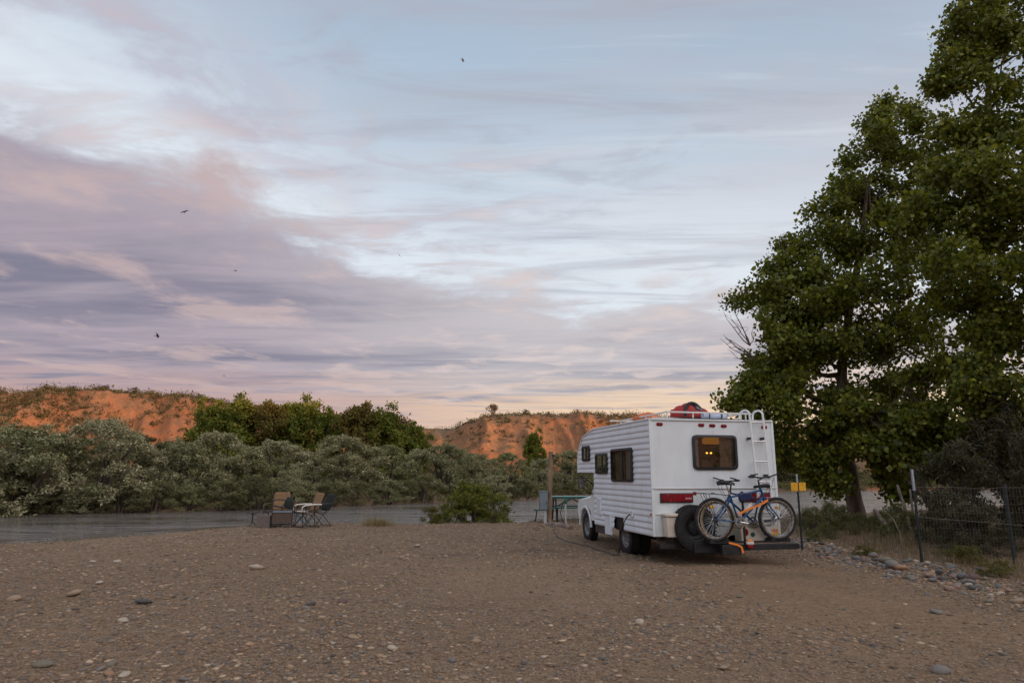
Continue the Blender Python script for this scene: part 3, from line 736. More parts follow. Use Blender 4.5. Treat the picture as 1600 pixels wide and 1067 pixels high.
    cb = MB(); xs = [(.30, .05), (.335, .015), (.42, .0), (1.21, -.02), (2.0, .0), (2.085, .015), (2.12, .05)]; n_ = len(cab); vs = []; fs = []
    for x, i0 in xs: vs += ring(x, i0)
    for i in range(len(xs) - 1):
        for k in range(n_): fs.append((i * n_ + k, i * n_ + (k + 1) % n_, (i + 1) * n_ + (k + 1) % n_, (i + 1) * n_ + k))
    fs += [tuple(range(n_))[::-1], tuple((len(xs) - 1) * n_ + k for k in range(n_))]
    cb.mesh(vs, fs).build('cab', 'white', g, angle=30)
    fl = MB()
    for s, xx in ((-1, .30), (1, 2.12)):
        pts = [(xx, 4.62 + .40 * math.cos(a), .26 + .44 * math.sin(a)) for a in [math.pi * k / 14 for k in range(15)]]
        MB().tube(pts, .03, 8).build('fender_lip', 'white', g)
        MB().box((xx + s * .004, 3.62, .80), (.012, .9, .62)).build('cab_door', 'white', g, bevel=.004)
        MB().box((xx + s * .006, 3.55, 1.28), (.012, .7, .30)).build('cab_window', 'pane_dark', g)
    MB().box((1.21, 5.24, .50), (1.8, .10, .14)).build('front_bumper', 'chrome', g, bevel=.02)
    mr = MB().box((.04, 4.08, 1.27), (.16, .05, .24)).build('mirror', 'black', g, bevel=.03)
    MB().tube([(.05, 4.06, 1.30), (.18, 4.02, 1.34), (.31, 4.0, 1.20)], .012, 6).build('bracket', 'black', mr)
    MB().tube([(.05, 4.06, 1.18), (.18, 4.02, 1.05), (.31, 4.0, 1.02)], .012, 6).build('bracket', 'black', mr)
    MB().box((.04, 4.05, 1.27), (.13, .006, .20)).build('mirror_glass', 'chrome', mr)
    # rear bumper, hitch and bike carrier
    MB().box((.75, -.06, .25), (1.35, .08, .09)).build('rear_bumper', 'steel_dark', g, bevel=.012)
    for x in (.35, 1.2): MB().box((x, .05, .33), (.09, .3, .10)).build('bumper_bracket', 'black', g)
    MB().box((.95, -.20, .24), (.75, .26, .17)).build('step_box', 'black', g, bevel=.01)
    C = empty('bike_carrier'); C.parent = g
    MB().box((1.30, -.24, .27), (.08, .55, .07)).build('hitch_arm', 'black', C)
    MB().box((1.72, -.50, .255), (1.42, .10, .095)).build('crossbar', 'black', C, bevel=.006)
    MB().box((1.13, -.52, .22), (.34, .12, .17)).build('hitch_box', 'black', C, bevel=.01)
    for y in (-.50, -.36):
        MB().box((1.52, y, .335), (1.50, .05, .018)).build('wheel_tray', 'black', C)
        for x in (.95, 2.10):
            MB().prism([(x - .2, .345), (x - .16, .40), (x - .13, .40), (x - .09, .352), (x + .09, .352), (x + .13, .40), (x + .16, .40), (x + .2, .345)], y - .03, y + .03, 'y').build('wheel_hoop', 'black', C)
    MB().tube([(1.47, -.43, .27), (1.47, -.43, 1.18)], .022, 8).build('mast', 'black', C)
    for z, y in ((1.12, -.50), (1.05, -.37)):
        MB().tube([(1.47, -.43, z), (1.47, y, z), (1.52, y - .03, z - .01)], .016, 6).build('clamp_arm', 'black', C)
    # spare wheel on the rear wall
    make_wheel(g, 'spare_wheel', (.66, -.17, .565), .375, .24, 'y', 'black', -1, rim_r=.215)
    MB().tube([(.66, -.05, .565), (.66, .02, .565)], .06, 10).build('spare_mount', 'black', g)
    return g
RV = build_motorhome()

# ------------------------------------------------------------------ bicycles
def build_bicycle(label, col, loc, rz, rack, gum, flip=False, hb_drop=0.):
    """local x forward, rear axle at x=0, z up from the tyre's contact"""
    g = empty('bicycle', loc, rz); g.scale = (1.06 if rack else 1.,) * 3; tag(g, label, 'bicycle', 'bicycles on the carrier')
    WB, r = 1.13, .345; BBk = Vector((.43, 0, .30)); ST = Vector((.30, 0, .72)); HT = Vector((.86, 0, .80)); HB = Vector((.90, 0, .69)); RA = Vector((0, 0, r)); FA = Vector((WB, 0, r))
    fr = MB()
    fr.tube([BBk, ST], .016, 10); fr.tube([ST - Vector((0, 0, .03)), HT], .0165, 10); fr.tube([HB, BBk], .019, 10); fr.tube([HT + Vector((-.012, 0, .04)), HB + Vector((.012, 0, -.03))], .021, 10)
    for s in (-1, 1):
        fr.tube([BBk + Vector((-.02, s * .03, 0)), RA + Vector((0, s * .065, 0))], .010, 8)
        fr.tube([ST + Vector((0, s * .015, -.04)), RA + Vector((0, s * .065, 0))], .0085, 8)
    fr.build('frame', col, g)
    fk = MB(); fk.tube([HB + Vector((.005, -.055, -.02)), HB + Vector((.005, .055, -.02))], .018, 8)
    for s in (-1, 1): fk.tube([HB + Vector((.005, s * .05, -.01)), HB + Vector((.10, s * .055, -.19)), FA + Vector((-.05, s * .055, .08)), FA + Vector((0, s * .055, 0))], [.016, .014, .011, .010], 8)
    fk.build('fork', col, g)
    for c in (RA, FA):
        w = empty('wheel'); w.parent = g
        rt = .026; prof = [(r - rt + rt * math.cos(a), rt * math.sin(a)) for a in [2 * math.pi * k / 10 for k in range(10)]]
        MB().lathe(prof, c, 'y', 44, True).build('tyre', 'rubber', w)
        if gum:
            for s in (-1, 1): MB().lathe([(r - rt * 1.75, s * .012), (r - rt * 1.3, s * .0265), (r - rt * .62, s * .0255), (r - rt * .7, s * .018)], c, 'y', 44, True).build('sidewall', 'gum', w)
        MB().lathe([(r - .052, -.012), (r - .040, -.014), (r - .066, -.013), (r - .072, 0), (r - .066, .013), (r - .040, .014)], c, 'y', 44, True).build('rim', 'chrome', w)
        sp = MB()
        for k in range(28):
            a = 2 * math.pi * k / 28; b_ = a + (.5 if k % 4 < 2 else -.5); s = -1 if k % 2 else 1
            sp.tube([c + Vector((.022 * math.cos(b_), s * .03, .022 * math.sin(b_))), c + Vector(((r - .066) * math.cos(a), 0, (r - .066) * math.sin(a)))], .0016, 4, False)
        sp.build('spokes', 'chrome', w)
        MB().lathe([(.001, -.055), (.012, -.055), (.012, -.035), (.026, -.033), (.026, -.027), (.013, -.02), (.013, .02), (.026, .027), (.026, .033), (.012, .035), (.012, .055), (.001, .055)], c, 'y', 16).build('hub', 'chrome', w)
    for a in (R(100),):
        q = RA + Vector((.20 * math.cos(a), 0, .20 * math.sin(a))); MB().box(q, (.075, .03, .045), (0, -.1, 0)).build('spoke_reflector', 'yellow', g, bevel=.008)
    cs = MB()
    for k in range(5): cs.lathe([(.02, 0), (.05 - k * .006, 0), (.05 - k * .006, .003), (.02, .003)], RA + Vector((0, -.045 - 0 + k * .005, 0)), 'y', 20, True)
    cs.build('cassette', 'steel_dark', g)
    cr = MB(); cr.lathe([(.06, -.002), (.092, -.002), (.092, .002), (.06, .002)], BBk + Vector((0, -.05, 0)), 'y', 30, True)
    for k in range(5):
        a = 2 * math.pi * k / 5; cr.tube([BBk + Vector((0, -.05, 0)), BBk + Vector((.075 * math.cos(a), -.05, .075 * math.sin(a)))], .007, 6)
    ca = R(-8)
    for s, a in ((-1, ca), (1, ca + math.pi)):
        e = BBk + Vector((.17 * math.cos(a), s * .085, .17 * math.sin(a))); cr.tube([BBk + Vector((0, s * .06, 0)), e], [.014, .010], 8)
        MB().box(e + Vector((0, s * .05, 0)), (.09, .085, .022), (0, .15, 0)).build('pedal', 'black', g, bevel=.005)
    cr.tube([BBk + Vector((0, -.065, 0)), BBk + Vector((0, .065, 0))], .02, 10)
    cr.build('crankset', 'chrome', g)
    ch = MB(); ch.tube([RA + Vector((0, -.045, .045)), BBk + Vector((0, -.05, .092))], .005, 5); ch.tube([RA + Vector((.03, -.045, -.09)), BBk + Vector((0, -.05, -.092))], .005, 5)
    ch.tube([RA + Vector((0, -.05, -.03)), RA + Vector((.035, -.05, -.10))], .012, 6); ch.build('chain', 'steel_dark', g)
    sp_top = ST + (ST - BBk).normalized() * .17
    MB().tube([ST - (ST - BBk).normalized() * .05, sp_top], .0135, 8).build('seat_post', 'chrome', g)
    # saddle: broad rear, narrow nose
    sd = MB(); rows = [(-.15, .072, .000), (-.13, .082, .012), (-.07, .072, .010), (.0, .040, .0), (.08, .024, -.004), (.125, .018, -.012), (.135, .008, -.02)]; vs = []; fs = []; N = 10
    for x, hw, dz in rows:
        for k in range(N):
            a = 2 * math.pi * k / N; vs.append(sp_top + Vector((x + .01, hw * math.cos(a), .035 + dz + (.030 if math.sin(a) > 0 else .045) * math.sin(a) * (.5 + hw * 6))))
    for i in range(len(rows) - 1):
        for k in range(N): fs.append((i * N + k, i * N + (k + 1) % N, (i + 1) * N + (k + 1) % N, (i + 1) * N + k))
    fs += [tuple(range(N)), tuple((len(rows) - 1) * N + k for k in range(N))[::-1]]
    sd.mesh(vs, fs).build('saddle', 'black_cloth', g, angle=70)
    # stem and flat handlebar
    top = HT + Vector((-.035, 0, .15)); cl = top + Vector((.08, 0, .05))
    MB().tube([HT, top, cl], [.014, .016, .014], 8).build('stem', 'steel_dark', g)
    h = MB().tube([cl + Vector((-.06, -.29, .015)), cl + Vector((-.03, -.16, .010)), cl + Vector((0, -.05, 0)), cl + Vector((0, .05, 0)), cl + Vector((-.03, .16, .010)), cl + Vector((-.06, .29, .015))], .0115, 8).build('handlebar', 'steel_dark', g)
    for s in (-1, 1):
        MB().tube([cl + Vector((-.041, s * .19, .012)), cl + Vector((-.062, s * .30, .016))], .0175, 8).build('grip', 'black', h)
        MB().tube([cl + Vector((-.06, s * .295, .015)), cl + Vector((.05, s * .30, .05)), cl + Vector((.10, s * .285, .06))], .012, 6).build('bar_end', 'black', h)
        MB().tube([cl + Vector((-.01, s * .14, -.01)), cl + Vector((.06, s * .20, -.035)), cl + Vector((.045, s * .27, -.045))], .006, 5).build('brake_lever', 'chrome', h)
        MB().tube([cl + Vector((-.01, s * .14, -.01)), cl + Vector((.13, s * .12, .0)), cl + Vector((.14, s * .05, -.12)), HB + Vector((.03, s * .03, .0))], .0035, 5).build('cable', 'black', h)
    if rack:
        k = MB()
        for s in (-1, 1):
            k.tube([Vector((-.30, s * .05, .76)), Vector((.02, s * .05, .745)), ST + Vector((-.01, s * .02, .0))], .006, 6)
            k.tube([RA + Vector((0, s * .07, 0)), Vector((-.10, s * .05, .75))], .005, 6); k.tube([RA + Vector((0, s * .07, 0)), Vector((-.20, s * .05, .755))], .005, 6)
        for x in (-.30, -.15, 0): k.tube([Vector((x, -.05, .757)), Vector((x, .05, .757))], .006, 6)
        kk = k.build('rear_rack', 'black', g); MB().box((-.32, 0, .755), (.035, .07, .055)).build('reflector', 'red_lens', kk, bevel=.008)
        bo = MB().lathe([(.001, -.10), (.034, -.10), (.036, .02), (.028, .05), (.018, .06), (.018, .085), (.001, .088)], (0, 0, 0), 'z', 16).build('water_bottle', 'plastic_white', g)
        bo.location = (.62, 0, .53); bo.rotation_euler = (0, R(42), 0)
        MB().box((.56, -.02, .70), (.24, .05, .13), (0, -.1, 0)).build('frame_bag', 'bike_blue2', g, bevel=.02)
    return g

bike_z = .352
build_bicycle('blue mountain bicycle facing right with rear rack, nearest on the carrier', 'bike_blue', rvw(.88, -.50, bike_z), RV_A, True, False)
build_bicycle('dark blue bicycle with tan tyre walls facing left, between near bicycle and camper', 'bike_blue2', rvw(2.14, -.36, bike_z), RV_A + math.pi, False, True)

def ribbon(pts, w, t=.004):
    mb = MB()
    for a, b in zip(pts[:-1], pts[1:]):
        a = Vector(a); b = Vector(b); d = (b - a); m = d.to_track_quat('X', 'Z').to_matrix()
        mb.box((a + b) / 2, (d.length + .01, t, w), m)
    return mb
def rv_pts(pts): return [rvw(*p) for p in pts]
tag(ribbon(rv_pts([(1.30, -.56, .80), (1.42, -.575, .86), (1.56, -.58, .91), (1.72, -.585, .965), (1.87, -.57, 1.03), (1.89, -.50, 1.04)]), .036, .012).build('strap', 'orange'), 'orange webbing strap slanting across the frame of the blue bicycle', 'strap')
tag(ribbon(rv_pts([(1.08, -.59, .345), (1.22, -.60, .31), (1.30, -.60, .27), (1.32, -.60, .18)]), .034, .008).build('strap', 'orange'), 'short orange strap end hanging off the black carrier bar', 'strap')

def build_bucket():
    g = empty('bucket', rvw(.255, -.12, .41), RV_A); tag(g, 'cream plastic lidded bin hung left of the spare wheel', 'bin')
    MB().box((0, 0, .17), (.20, .17, .34), None, 1.1).build('body', 'cream', g, bevel=.02)
    l = MB().box((0, 0, .37), (.25, .22, .05)).build('lid', 'cream', g, bevel=.014); MB().tube([(-.07, -.11, .38), (-.07, -.14, .36), (.07, -.14, .36), (.07, -.11, .38)], .007, 6).build('handle', 'cream', l)
build_bucket()

def build_tote():
    g = empty('storage_tote', rvw(1.72, -.16, .31), RV_A); tag(g, 'cream storage tote with round stickers behind the bicycle wheels', 'tote')
    MB().box((0, 0, .14), (.44, .22, .28), None, 1.06).build('body', 'cream', g, bevel=.02); MB().box((0, 0, .295), (.50, .26, .035)).build('lid', 'cream', g, bevel=.012)
    for x, z, rx, rz_, m in ((-.13, .17, .045, .06, 'red_lens'), (-.0, .13, .04, .04, 'table_green')):
        MB().prism([(x + rx * math.cos(2 * math.pi * k / 20), z + rz_ * math.sin(2 * math.pi * k / 20)) for k in range(20)], -.124, -.118, 'y').build('sticker', m, g)
    g2 = empty('jug', rvw(2.16, -.20, .34), RV_A); tag(g2, 'cream plastic jug with yellow and orange label behind right bicycle wheel', 'jug')
    MB().prism([(-.09, 0), (.09, 0), (.09, .24), (.05, .30), (.03, .31), (.03, .345), (-.03, .345), (-.03, .31), (-.07, .28), (-.09, .22)], -.05, .05, 'y').build('body', 'cream', g2, bevel=.012)
    MB().box((.01, -.054, .12), (.13, .006, .12)).build('label_patch', 'yellow', g2); MB().box((.01, -.059, .16), (.10, .006, .05)).build('label_patch', 'orange_cloth', g2)
    MB().lathe([(.001, 0), (.026, 0), (.026, .03), (.001, .032)], (0, 0, .345), 'z', 12).build('cap', 'plastic_white', g2)
    g3 = empty('storage_box', rvw(1.98, -.22, .33), RV_A); tag(g3, 'small white box with purple oval label between tote and jug', 'box')
    MB().box((0, 0, .12), (.17, .13, .24)).build('body', 'plastic_white', g3, bevel=.01)
    M['purple'] = pm('purple_print', (.10, .05, .30), .5)
    MB().prism([(.058 * math.cos(2 * math.pi * k / 20), .13 + .04 * math.sin(2 * math.pi * k / 20)) for k in range(20)], -.071, -.066, 'y').build('label_patch', 'purple', g3)
    MB().box((0, -.072, .13), (.07, .004, .014)).build('label_patch', 'plastic_white', g3)
    g4 = empty('bottle', rvw(1.46, -.60, .26), RV_A); tag(g4, 'small white and red cup wedged on the carrier bar', 'cup')
    MB().box((0, 0, .075), (.13, .06, .05)).build('top_band', 'plastic_white', g4, bevel=.01); MB().box((0, 0, .02), (.10, .06, .06)).build('body', 'red_lens', g4, bevel=.01); MB().box((0, 0, .115), (.10, .06, .028)).build('cap', 'orange', g4, bevel=.008)
build_tote()

# ------------------------------------------------------------------ luggage on the roof
def lump(c, size, seed, nu=26, nv=14, rough=.16, flat=.25, points=()):
    """soft bag: noisy flattened ellipsoid resting on its base"""
    mb = MB(); vs = []; fs = []; rg = np.random.default_rng(seed); off = rg.random(3) * 40
    for j in range(nv + 1):
        ph = -math.pi / 2 + math.pi * j / nv
        for i in range(nu):
            th = 2 * math.pi * i / nu
            x, y, z = math.copysign(abs(math.cos(ph)) ** .8, math.cos(ph)) * math.cos(th), math.cos(ph) ** .8 * math.sin(th) if math.cos(ph) > 0 else 0, math.sin(ph)
            n = float(fbm(np.array(x * 2.2 + off[0]), np.array(z * 2.2 + y * 1.3 + off[1]), 3, seed % 9)) * 2 * rough + 1
            p = Vector((x * size[0] * n, y * size[1] * n, max(z * n, -flat) * size[2]))
            for q, rad, amt in points:
                q = Vector(q); dd = (p - q).length
                p = p + (q - p) * amt * math.exp(-(dd / rad) ** 2)
            vs.append(Vector(c) + p)
    for j in range(nv):
        for i in range(nu): fs.append((j * nu + i, j * nu + (i + 1) % nu, (j + 1) * nu + (i + 1) % nu, (j + 1) * nu + i))
    return mb.mesh(vs, fs)
def build_luggage():
    g = empty('duffel_bag', rvw(1.27, .95, 2.56), RV_A); g.scale = (.84, .84, .84); tag(g, 'red nylon gear bag with black arched strap in the roof rack', 'bag')
    lump((0, 0, .06), (.46, .30, .23), 3, 40, 24, .30, points=(((-.20, -.05, .34), .13, .55), ((.33, -.05, .30), .11, .6), ((-.52, 0, .10), .14, .4), ((.05, 0, .22), .12, .35), ((.52, 0, .06), .12, .4))).build('body', 'red_cloth', g, angle=60)
    pts = [Vector((-.17 + .02 * math.cos(a) + .20 * math.cos(a), -.30 + .10 * abs(math.sin(a)), .02 + .30 * math.sin(a))) for a in [math.pi * k / 12 for k in range(13)]]
    pts = [p + Vector((.12, 0, 0)) for p in pts]
    MB().tube(pts, .040, 8).build('strap', 'black_cloth', g)
    lump((.06, -.16, .10), (.16, .16, .20), 11, 18, 10, .1).build('mesh_pocket', 'black_cloth', g, angle=60)
    for i, (x, z, h) in enumerate(((.02, .20, .05), (.055, .19, .07), (.10, .17, .05), (.13, .155, .06))): MB().box((x, -.325, z), (.016, .006, h), (0, -.35, 0)).build('print', 'grey_print', g)
    g = empty('orange_pouch', rvw(.68, 1.7, 2.555), RV_A); tag(g, 'orange nylon bundle at the left of the roof rack', 'bundle')
    lump((0, 0, .03), (.26, .30, .11), 5, rough=.3).build('body', 'orange_cloth', g, angle=60); MB().tube([(-.24, .02, .05), (0, -.1, .14), (.22, -.05, .06)], .012, 6).build('cord', 'red_cloth', g)
    g = empty('rolled_mat', rvw(1.60, .62, 2.545), RV_A); tag(g, 'pale blue rolled mat lying beside the red bag on the roof', 'mat')
    MB().tube([(-.24, 0, .035), (.26, .03, .035)], .065, 14).build('roll', 'blue_cloth', g)
    for x in (-.12, .14): MB().lathe([(.067, x - .012), (.071, x - .012), (.071, x + .012), (.067, x + .012)], (0, .01, .035), 'x', 16, True).build('band', 'black_cloth', g)
build_luggage()

# ------------------------------------------------------------------ vegetation helpers
def leaf_mesh(name, P, size, pal, asp=.62, jit=.22, droop=0., fold=.18, bright=None):
    """many small folded leaves; P (n,3) places, pal list of colours"""
    n = len(P); a = rng.normal(size=(n, 3)); a[:, 2] -= droop; a /= np.linalg.norm(a, axis=1)[:, None]
    b = rng.normal(size=(n, 3)); b -= a * (a * b).sum(1)[:, None]; b /= np.linalg.norm(b, axis=1)[:, None]; c = np.cross(a, b)
    sz = size * rng.lognormal(0, .25, n)[:, None]
    p0 = P; p1 = P + a * sz * .45 + b * sz * asp * .5 + c * sz * fold; p2 = P + a * sz; p3 = P + a * sz * .45 - b * sz * asp * .5 + c * sz * fold
    V = np.stack([p0, p1, p2, p3], 1).reshape(-1, 3); Fq = np.arange(n * 4).reshape(-1, 4)
    pal = np.array(pal); col = pal[rng.integers(0, len(pal), n)] * (1 + rng.normal(0, jit, (n, 1)))
    if bright is not None: col = col * bright[:, None]
    col = np.clip(col, .004, .9); return np_mesh(name, V, Fq, np.repeat(col, 4, 0), False)

def blob_points(blobs, per_vol, spread, n_leaf, shell=.55):
    """cluster centres in blobs (cx,cy,cz,rx,ry,rz), leaves gathered round the clusters"""
    cs = []
    for cx, cy, cz, rx, ry, rz in blobs:
        k = max(3, int(per_vol * rx * ry * rz))
        d = rng.normal(size=(k, 3)); d /= np.linalg.norm(d, axis=1)[:, None]
        rad = np.where(rng.random(k) < shell, rng.uniform(.72, 1.08, k), rng.random(k) ** .5 * .8)
        cs.append(np.array([cx, cy, cz]) + d * rad[:, None] * np.array([rx, ry, rz]))
    C = np.concatenate(cs); per = n_leaf / len(C)
    cnt = np.maximum(1, rng.poisson(per * rng.lognormal(0, .35, len(C))))
    idx = np.repeat(np.arange(len(C)), cnt)
    P = C[idx] + np.clip(rng.normal(size=(len(idx), 3)), -1.9, 1.9) * spread * np.array([1, 1, .8])
    return C, P

def bez(p0, p1, p2, n=7):
    p0, p1, p2 = Vector(p0), Vector(p1), Vector(p2); return [(1 - t) ** 2 * p0 + 2 * t * (1 - t) * p1 + t * t * p2 for t in [k / (n - 1) for k in range(n)]]
def wob(pts, a):
    return [p + Vector((random.uniform(-a, a), random.uniform(-a, a), random.uniform(-a, a))) if 0 < i < len(pts) - 1 else p for i, p in enumerate(pts)]

def shrub_meshes(k, h, w, n_leaf, leaf, pal, ncl, spread, stems=7, droop=0., low=.08, asp=.4, clump=.28, dome=False):
    """one bush shape: (crown mesh, stem mesh), base at the origin, about h tall and w wide"""
    blobs = []
    for i in range(ncl):
        a = random.uniform(0, 2 * math.pi); q = random.random() ** .6; zz = random.uniform(low, 1)
        lim = (1 - max(0, zz - .35) / .75) ** .6 * (.75 + .25 * min(1, zz / .25))
        s = random.uniform(.6, 1.25) * clump
        if dome:
            el = random.uniform(-.36, 1.) * math.pi / 2; q = 1 if random.random() < .8 else .5; lim = math.cos(el) * random.uniform(.85, 1.1); zz = .34 + .60 * math.sin(el) * q
        blobs.append((math.cos(a) * q * lim * w / 2 * .85, math.sin(a) * q * lim * w / 2 * .85, zz * h * .88, s * w * .45, s * w * .45, s * h * .42))
    C, P = blob_points(blobs, 14 / max(.05, (clump * w * .45) ** 2 * clump * h * .42), spread, n_leaf, .7)
    P = P[P[:, 2] > .03]
    crown = leaf_mesh('crown_%d' % k, P, leaf, pal, asp, .25, droop)
    st = MB()
    for i in range(stems):
        b = random.choice(blobs); st.tube(wob(bez((random.uniform(-.12, .12) * w, random.uniform(-.12, .12) * w, -.15), (b[0] * .3, b[1] * .3, b[2] * .6), (b[0], b[1], b[2])), .02 * h), [.03 * h ** .5 * (1 - .75 * t / 6) for t in range(7)], 5)
    me = bpy.data.meshes.new('stems'); me.from_pydata(st.v, [], st.f); me.polygons.foreach_set('use_smooth', [True] * len(me.polygons))
    return crown, me
def place_shrub(name, meshes, loc, rz, sc, label, cat, group=None, leafmat='leaf_far', bark='bark_dark'):
    g = empty(name, loc, rz); g.scale = sc if isinstance(sc, (tuple, list)) else (sc,) * 3
    tag(g, label, cat, group); link('crown', meshes[0], leafmat, g); link('trunk', meshes[1], bark, g); return g
ORD = ['first', 'second', 'third', 'fourth', 'fifth', 'sixth', 'seventh', 'eighth', 'ninth', 'tenth', 'eleventh', 'twelfth', 'thirteenth', 'fourteenth', 'fifteenth', 'sixteenth', 'seventeenth', 'eighteenth', 'nineteenth', 'twentieth', 'twenty-first', 'twenty-second', 'twenty-third', 'twenty-fourth', 'twenty-fifth', 'twenty-sixth', 'twenty-seventh', 'twenty-eighth', 'twenty-ninth', 'thirtieth']

# ------------------------------------------------------------------ far bank: silvery olives, willows, cottonwoods
OLIVE = [(.35, .335, .205), (.27, .265, .155), (.43, .41, .28), (.19, .19, .10), (.36, .33, .175)]
OLIVE2 = [(.19, .185, .085), (.23, .21, .10), (.145, .145, .066), (.25, .22, .115)]
GREEN = [(.12, .155, .022), (.15, .18, .026), (.09, .125, .020), (.17, .175, .028), (.20, .165, .028)]
AUTUMN = [(.17, .125, .028), (.20, .125, .032), (.125, .12, .028), (.10, .105, .024)]
TAMARISK = [(.060, .062, .026), (.075, .066, .030), (.048, .052, .022), (.085, .070, .034)]
def build_far_bank():
    tint = [(1.15, 1.12, 1.12), (.86, .88, .78), (1.05, 1.02, .95), (.82, .86, .66)]
    ol = [shrub_meshes(k, 1., 1.15, 17000, .027, [tuple(a * b for a, b in zip(c, tint[k])) for c in OLIVE], 74, .026, clump=.20, low=.03, dome=True) for k in range(4)]
    ow = [shrub_meshes(10 + k, 1., 1.3, 14000, .030, [tuple(v * (.75, 1.05)[k] for v in c) for c in OLIVE2], 60, .028, clump=.22, low=.0, dome=True) for k in range(2)]
    spec = [(-35, 38.5, 672, 1.15), (45, 40.5, 662, 1.2), (108, 43, 688, 1.), (168, 43, 636, 1.02), (240, 45, 686, 1.1), (292, 46, 676, 1.1), (345, 48, 676, 1.05), (400, 50, 698, 1.1), (440, 51.5, 684, 1.1), (492, 53, 702, 1.2), (543, 55.5, 678, 1.2), (606, 58, 692, 1.2), (655, 60, 698, 1.15), (697, 61, 684, 1.15), (742, 64, 704, 1.2), (792, 66, 698, 1.3), (846, 69, 712, 1.2), (888, 71, 704, 1.2), (925, 74, 712, 1.2), (975, 78, 716, 1.2)]
    for i, (px, Y, top, wd) in enumerate(spec):
        Y *= .975; p = at(px, top, Y); z = gz(p.x, Y); h = (p.z - z) * 1.04
        h *= random.uniform(.92, 1.1); wd *= random.uniform(.85, 1.15)
        lab = ('tallest silvery olive tree on the far bank, left part of the shoreline' if i == 3 else '%s grey-green olive tree from the left along the far shore' % ORD[i])
        place_shrub('olive_tree', ol[0 if i == 3 else i % 4], (p.x, Y, z - .1), i * 1.7, (h * wd * 1.0, h * wd * 1.0, h), lab, 'tree', 'olive trees on the far bank')
    low = [(-20, 37.6, 742), (30, 38.6, 730), (85, 40, 745), (135, 40.8, 722), (195, 41.6, 738), (250, 42.4, 730), (300, 43.4, 742), (352, 45.2, 722), (402, 47, 738), (455, 48.6, 728), (505, 50.6, 742), (560, 53, 724), (612, 55.4, 736), (664, 57.6, 734), (716, 60, 744), (770, 62.6, 738), (822, 65, 742), (866, 67.4, 740), (905, 70, 745), (800, 64, 752), (845, 66, 750), (885, 69, 752), (940, 72, 748)]
    low.sort()
    for i, (px, Y, top) in enumerate(low):
        xx = at(px, top, Y).x; Y = float(np.interp(xx, FAR[:, 0], FAR[:, 1])) + .3; p = at(px, top, Y); z = max(gz(p.x, Y), WATER_Z + .05); h = max(1.2, (p.z - z)) * 1.05
        h *= random.uniform(.55, 1.0); src = ow[i % 2] if i % 3 else ol[(i + 1) % 4]
        place_shrub('willow_bush', src, (p.x, Y, z - .1), i * 2.3 + .5, (h * 1.3, h * 1.2, h), '%s low willow bush from the left at the far water edge' % ORD[i], 'bush', 'low bushes at the far water edge')
    gr = [shrub_meshes(20 + k, 1., .95, 15000, .027, pal, 60, .030, clump=.25, low=.12, asp=.7) for k, pal in enumerate((GREEN, GREEN, AUTUMN))]
    ct = [(338, 74, 622, 0), (372, 78, 612, 1), (425, 80, 622, 2), (470, 82, 616, 0), (515, 82, 634, 1), (560, 80, 626, 2), (605, 81, 632, 0), (648, 84, 656, 1)]
    for i, (px, Y, top, k) in enumerate(ct):
        p = at(px, top, Y); z = gz(p.x, Y); h = p.z - z
        place_shrub('cottonwood_tree', gr[k], (p.x, Y, z - .2), i * 1.3, (h * .95, h * .95, h * 1.03), '%s deep green cottonwood from the left in the grove behind the olives' % ORD[i], 'tree', 'cottonwood grove beyond the river')
    p = at(835, 668, 86); z = gz(p.x, 86); h = p.z - z
    place_shrub('cottonwood_tree', gr[0], (p.x, 86, z - .2), 2., (h * .62, h * .62, h * 1.03), 'lone rounded green cottonwood before the orange slope left of the camper', 'tree')
    for i, (px, Y, top) in enumerate(((700, 92, 700), (760, 92, 712), (60, 72, 690), (270, 74, 682), (0, 70, 668), (120, 74, 676), (205, 72, 668))):
        p = at(px, top, Y); z = gz(p.x, Y); h = max(1.5, p.z - z)
        place_shrub('olive_tree', ow[i % 2], (p.x, Y, z - .1), i, (h * 1.3, h * 1.3, h), '%s dull olive bush from the left on the flat below the hills' % ORD[(0, 0, 1, 4, 0, 2, 3)[i] + (5 if i < 2 else 0) + (i == 1)], 'bush', 'bushes on the flat below the hills')
    rt = [(1215, 98, 706), (1248, 100, 712), (1290, 101, 728), (1335, 104, 722), (1378, 107, 732), (1425, 110, 730), (1470, 112, 722), (1520, 114, 716), (1580, 116, 716)]
    tm = [shrub_meshes(30 + k, 1., 1.5, 6000, .05, OLIVE2 if k else TAMARISK, 36, .03, clump=.27, low=.02) for k in range(2)]
    for i, (px, Y, top) in enumerate(rt):
        p = at(px, top, Y); z = gz(p.x, Y); h = max(1.5, p.z - z)
        place_shrub('tamarisk_bush', tm[i % 2], (p.x, Y, z - .1), i * 2., (h * 1.25, h * 1.25, h), '%s tamarisk bush right of the camper on the far shore' % ORD[i], 'bush', 'tamarisk on the far shore right of the camper')
    # reddish bare-topped trees above the grove, and the lone tree on the crest
    def bare(h, w, n, seed):
        random.seed(seed); mb = MB(); tips = []
        def grow(p, d, L, r, lv):
            q = p + d * L; mb.tube([p, (p + q) / 2 + Vector((random.uniform(-.06, .06) * L, random.uniform(-.06, .06) * L, 0)), q], [r, r * .85, r * .65], 4, False); tips.append(q)
            if lv:
                for _ in range(random.choice((2, 3, 3))):
                    grow(q, (d + Vector((random.uniform(-.7, .7) * w, random.uniform(-.7, .7) * w, random.uniform(-.15, .45)))).normalized(), L * random.uniform(.6, .85), r * .6, lv - 1)
        for _ in range(n): grow(Vector((0, 0, -.2)), Vector((random.uniform(-.5, .5) * w, random.uniform(-.5, .5) * w, 1)).normalized(), h * .32, .05 * h ** .5, 4)
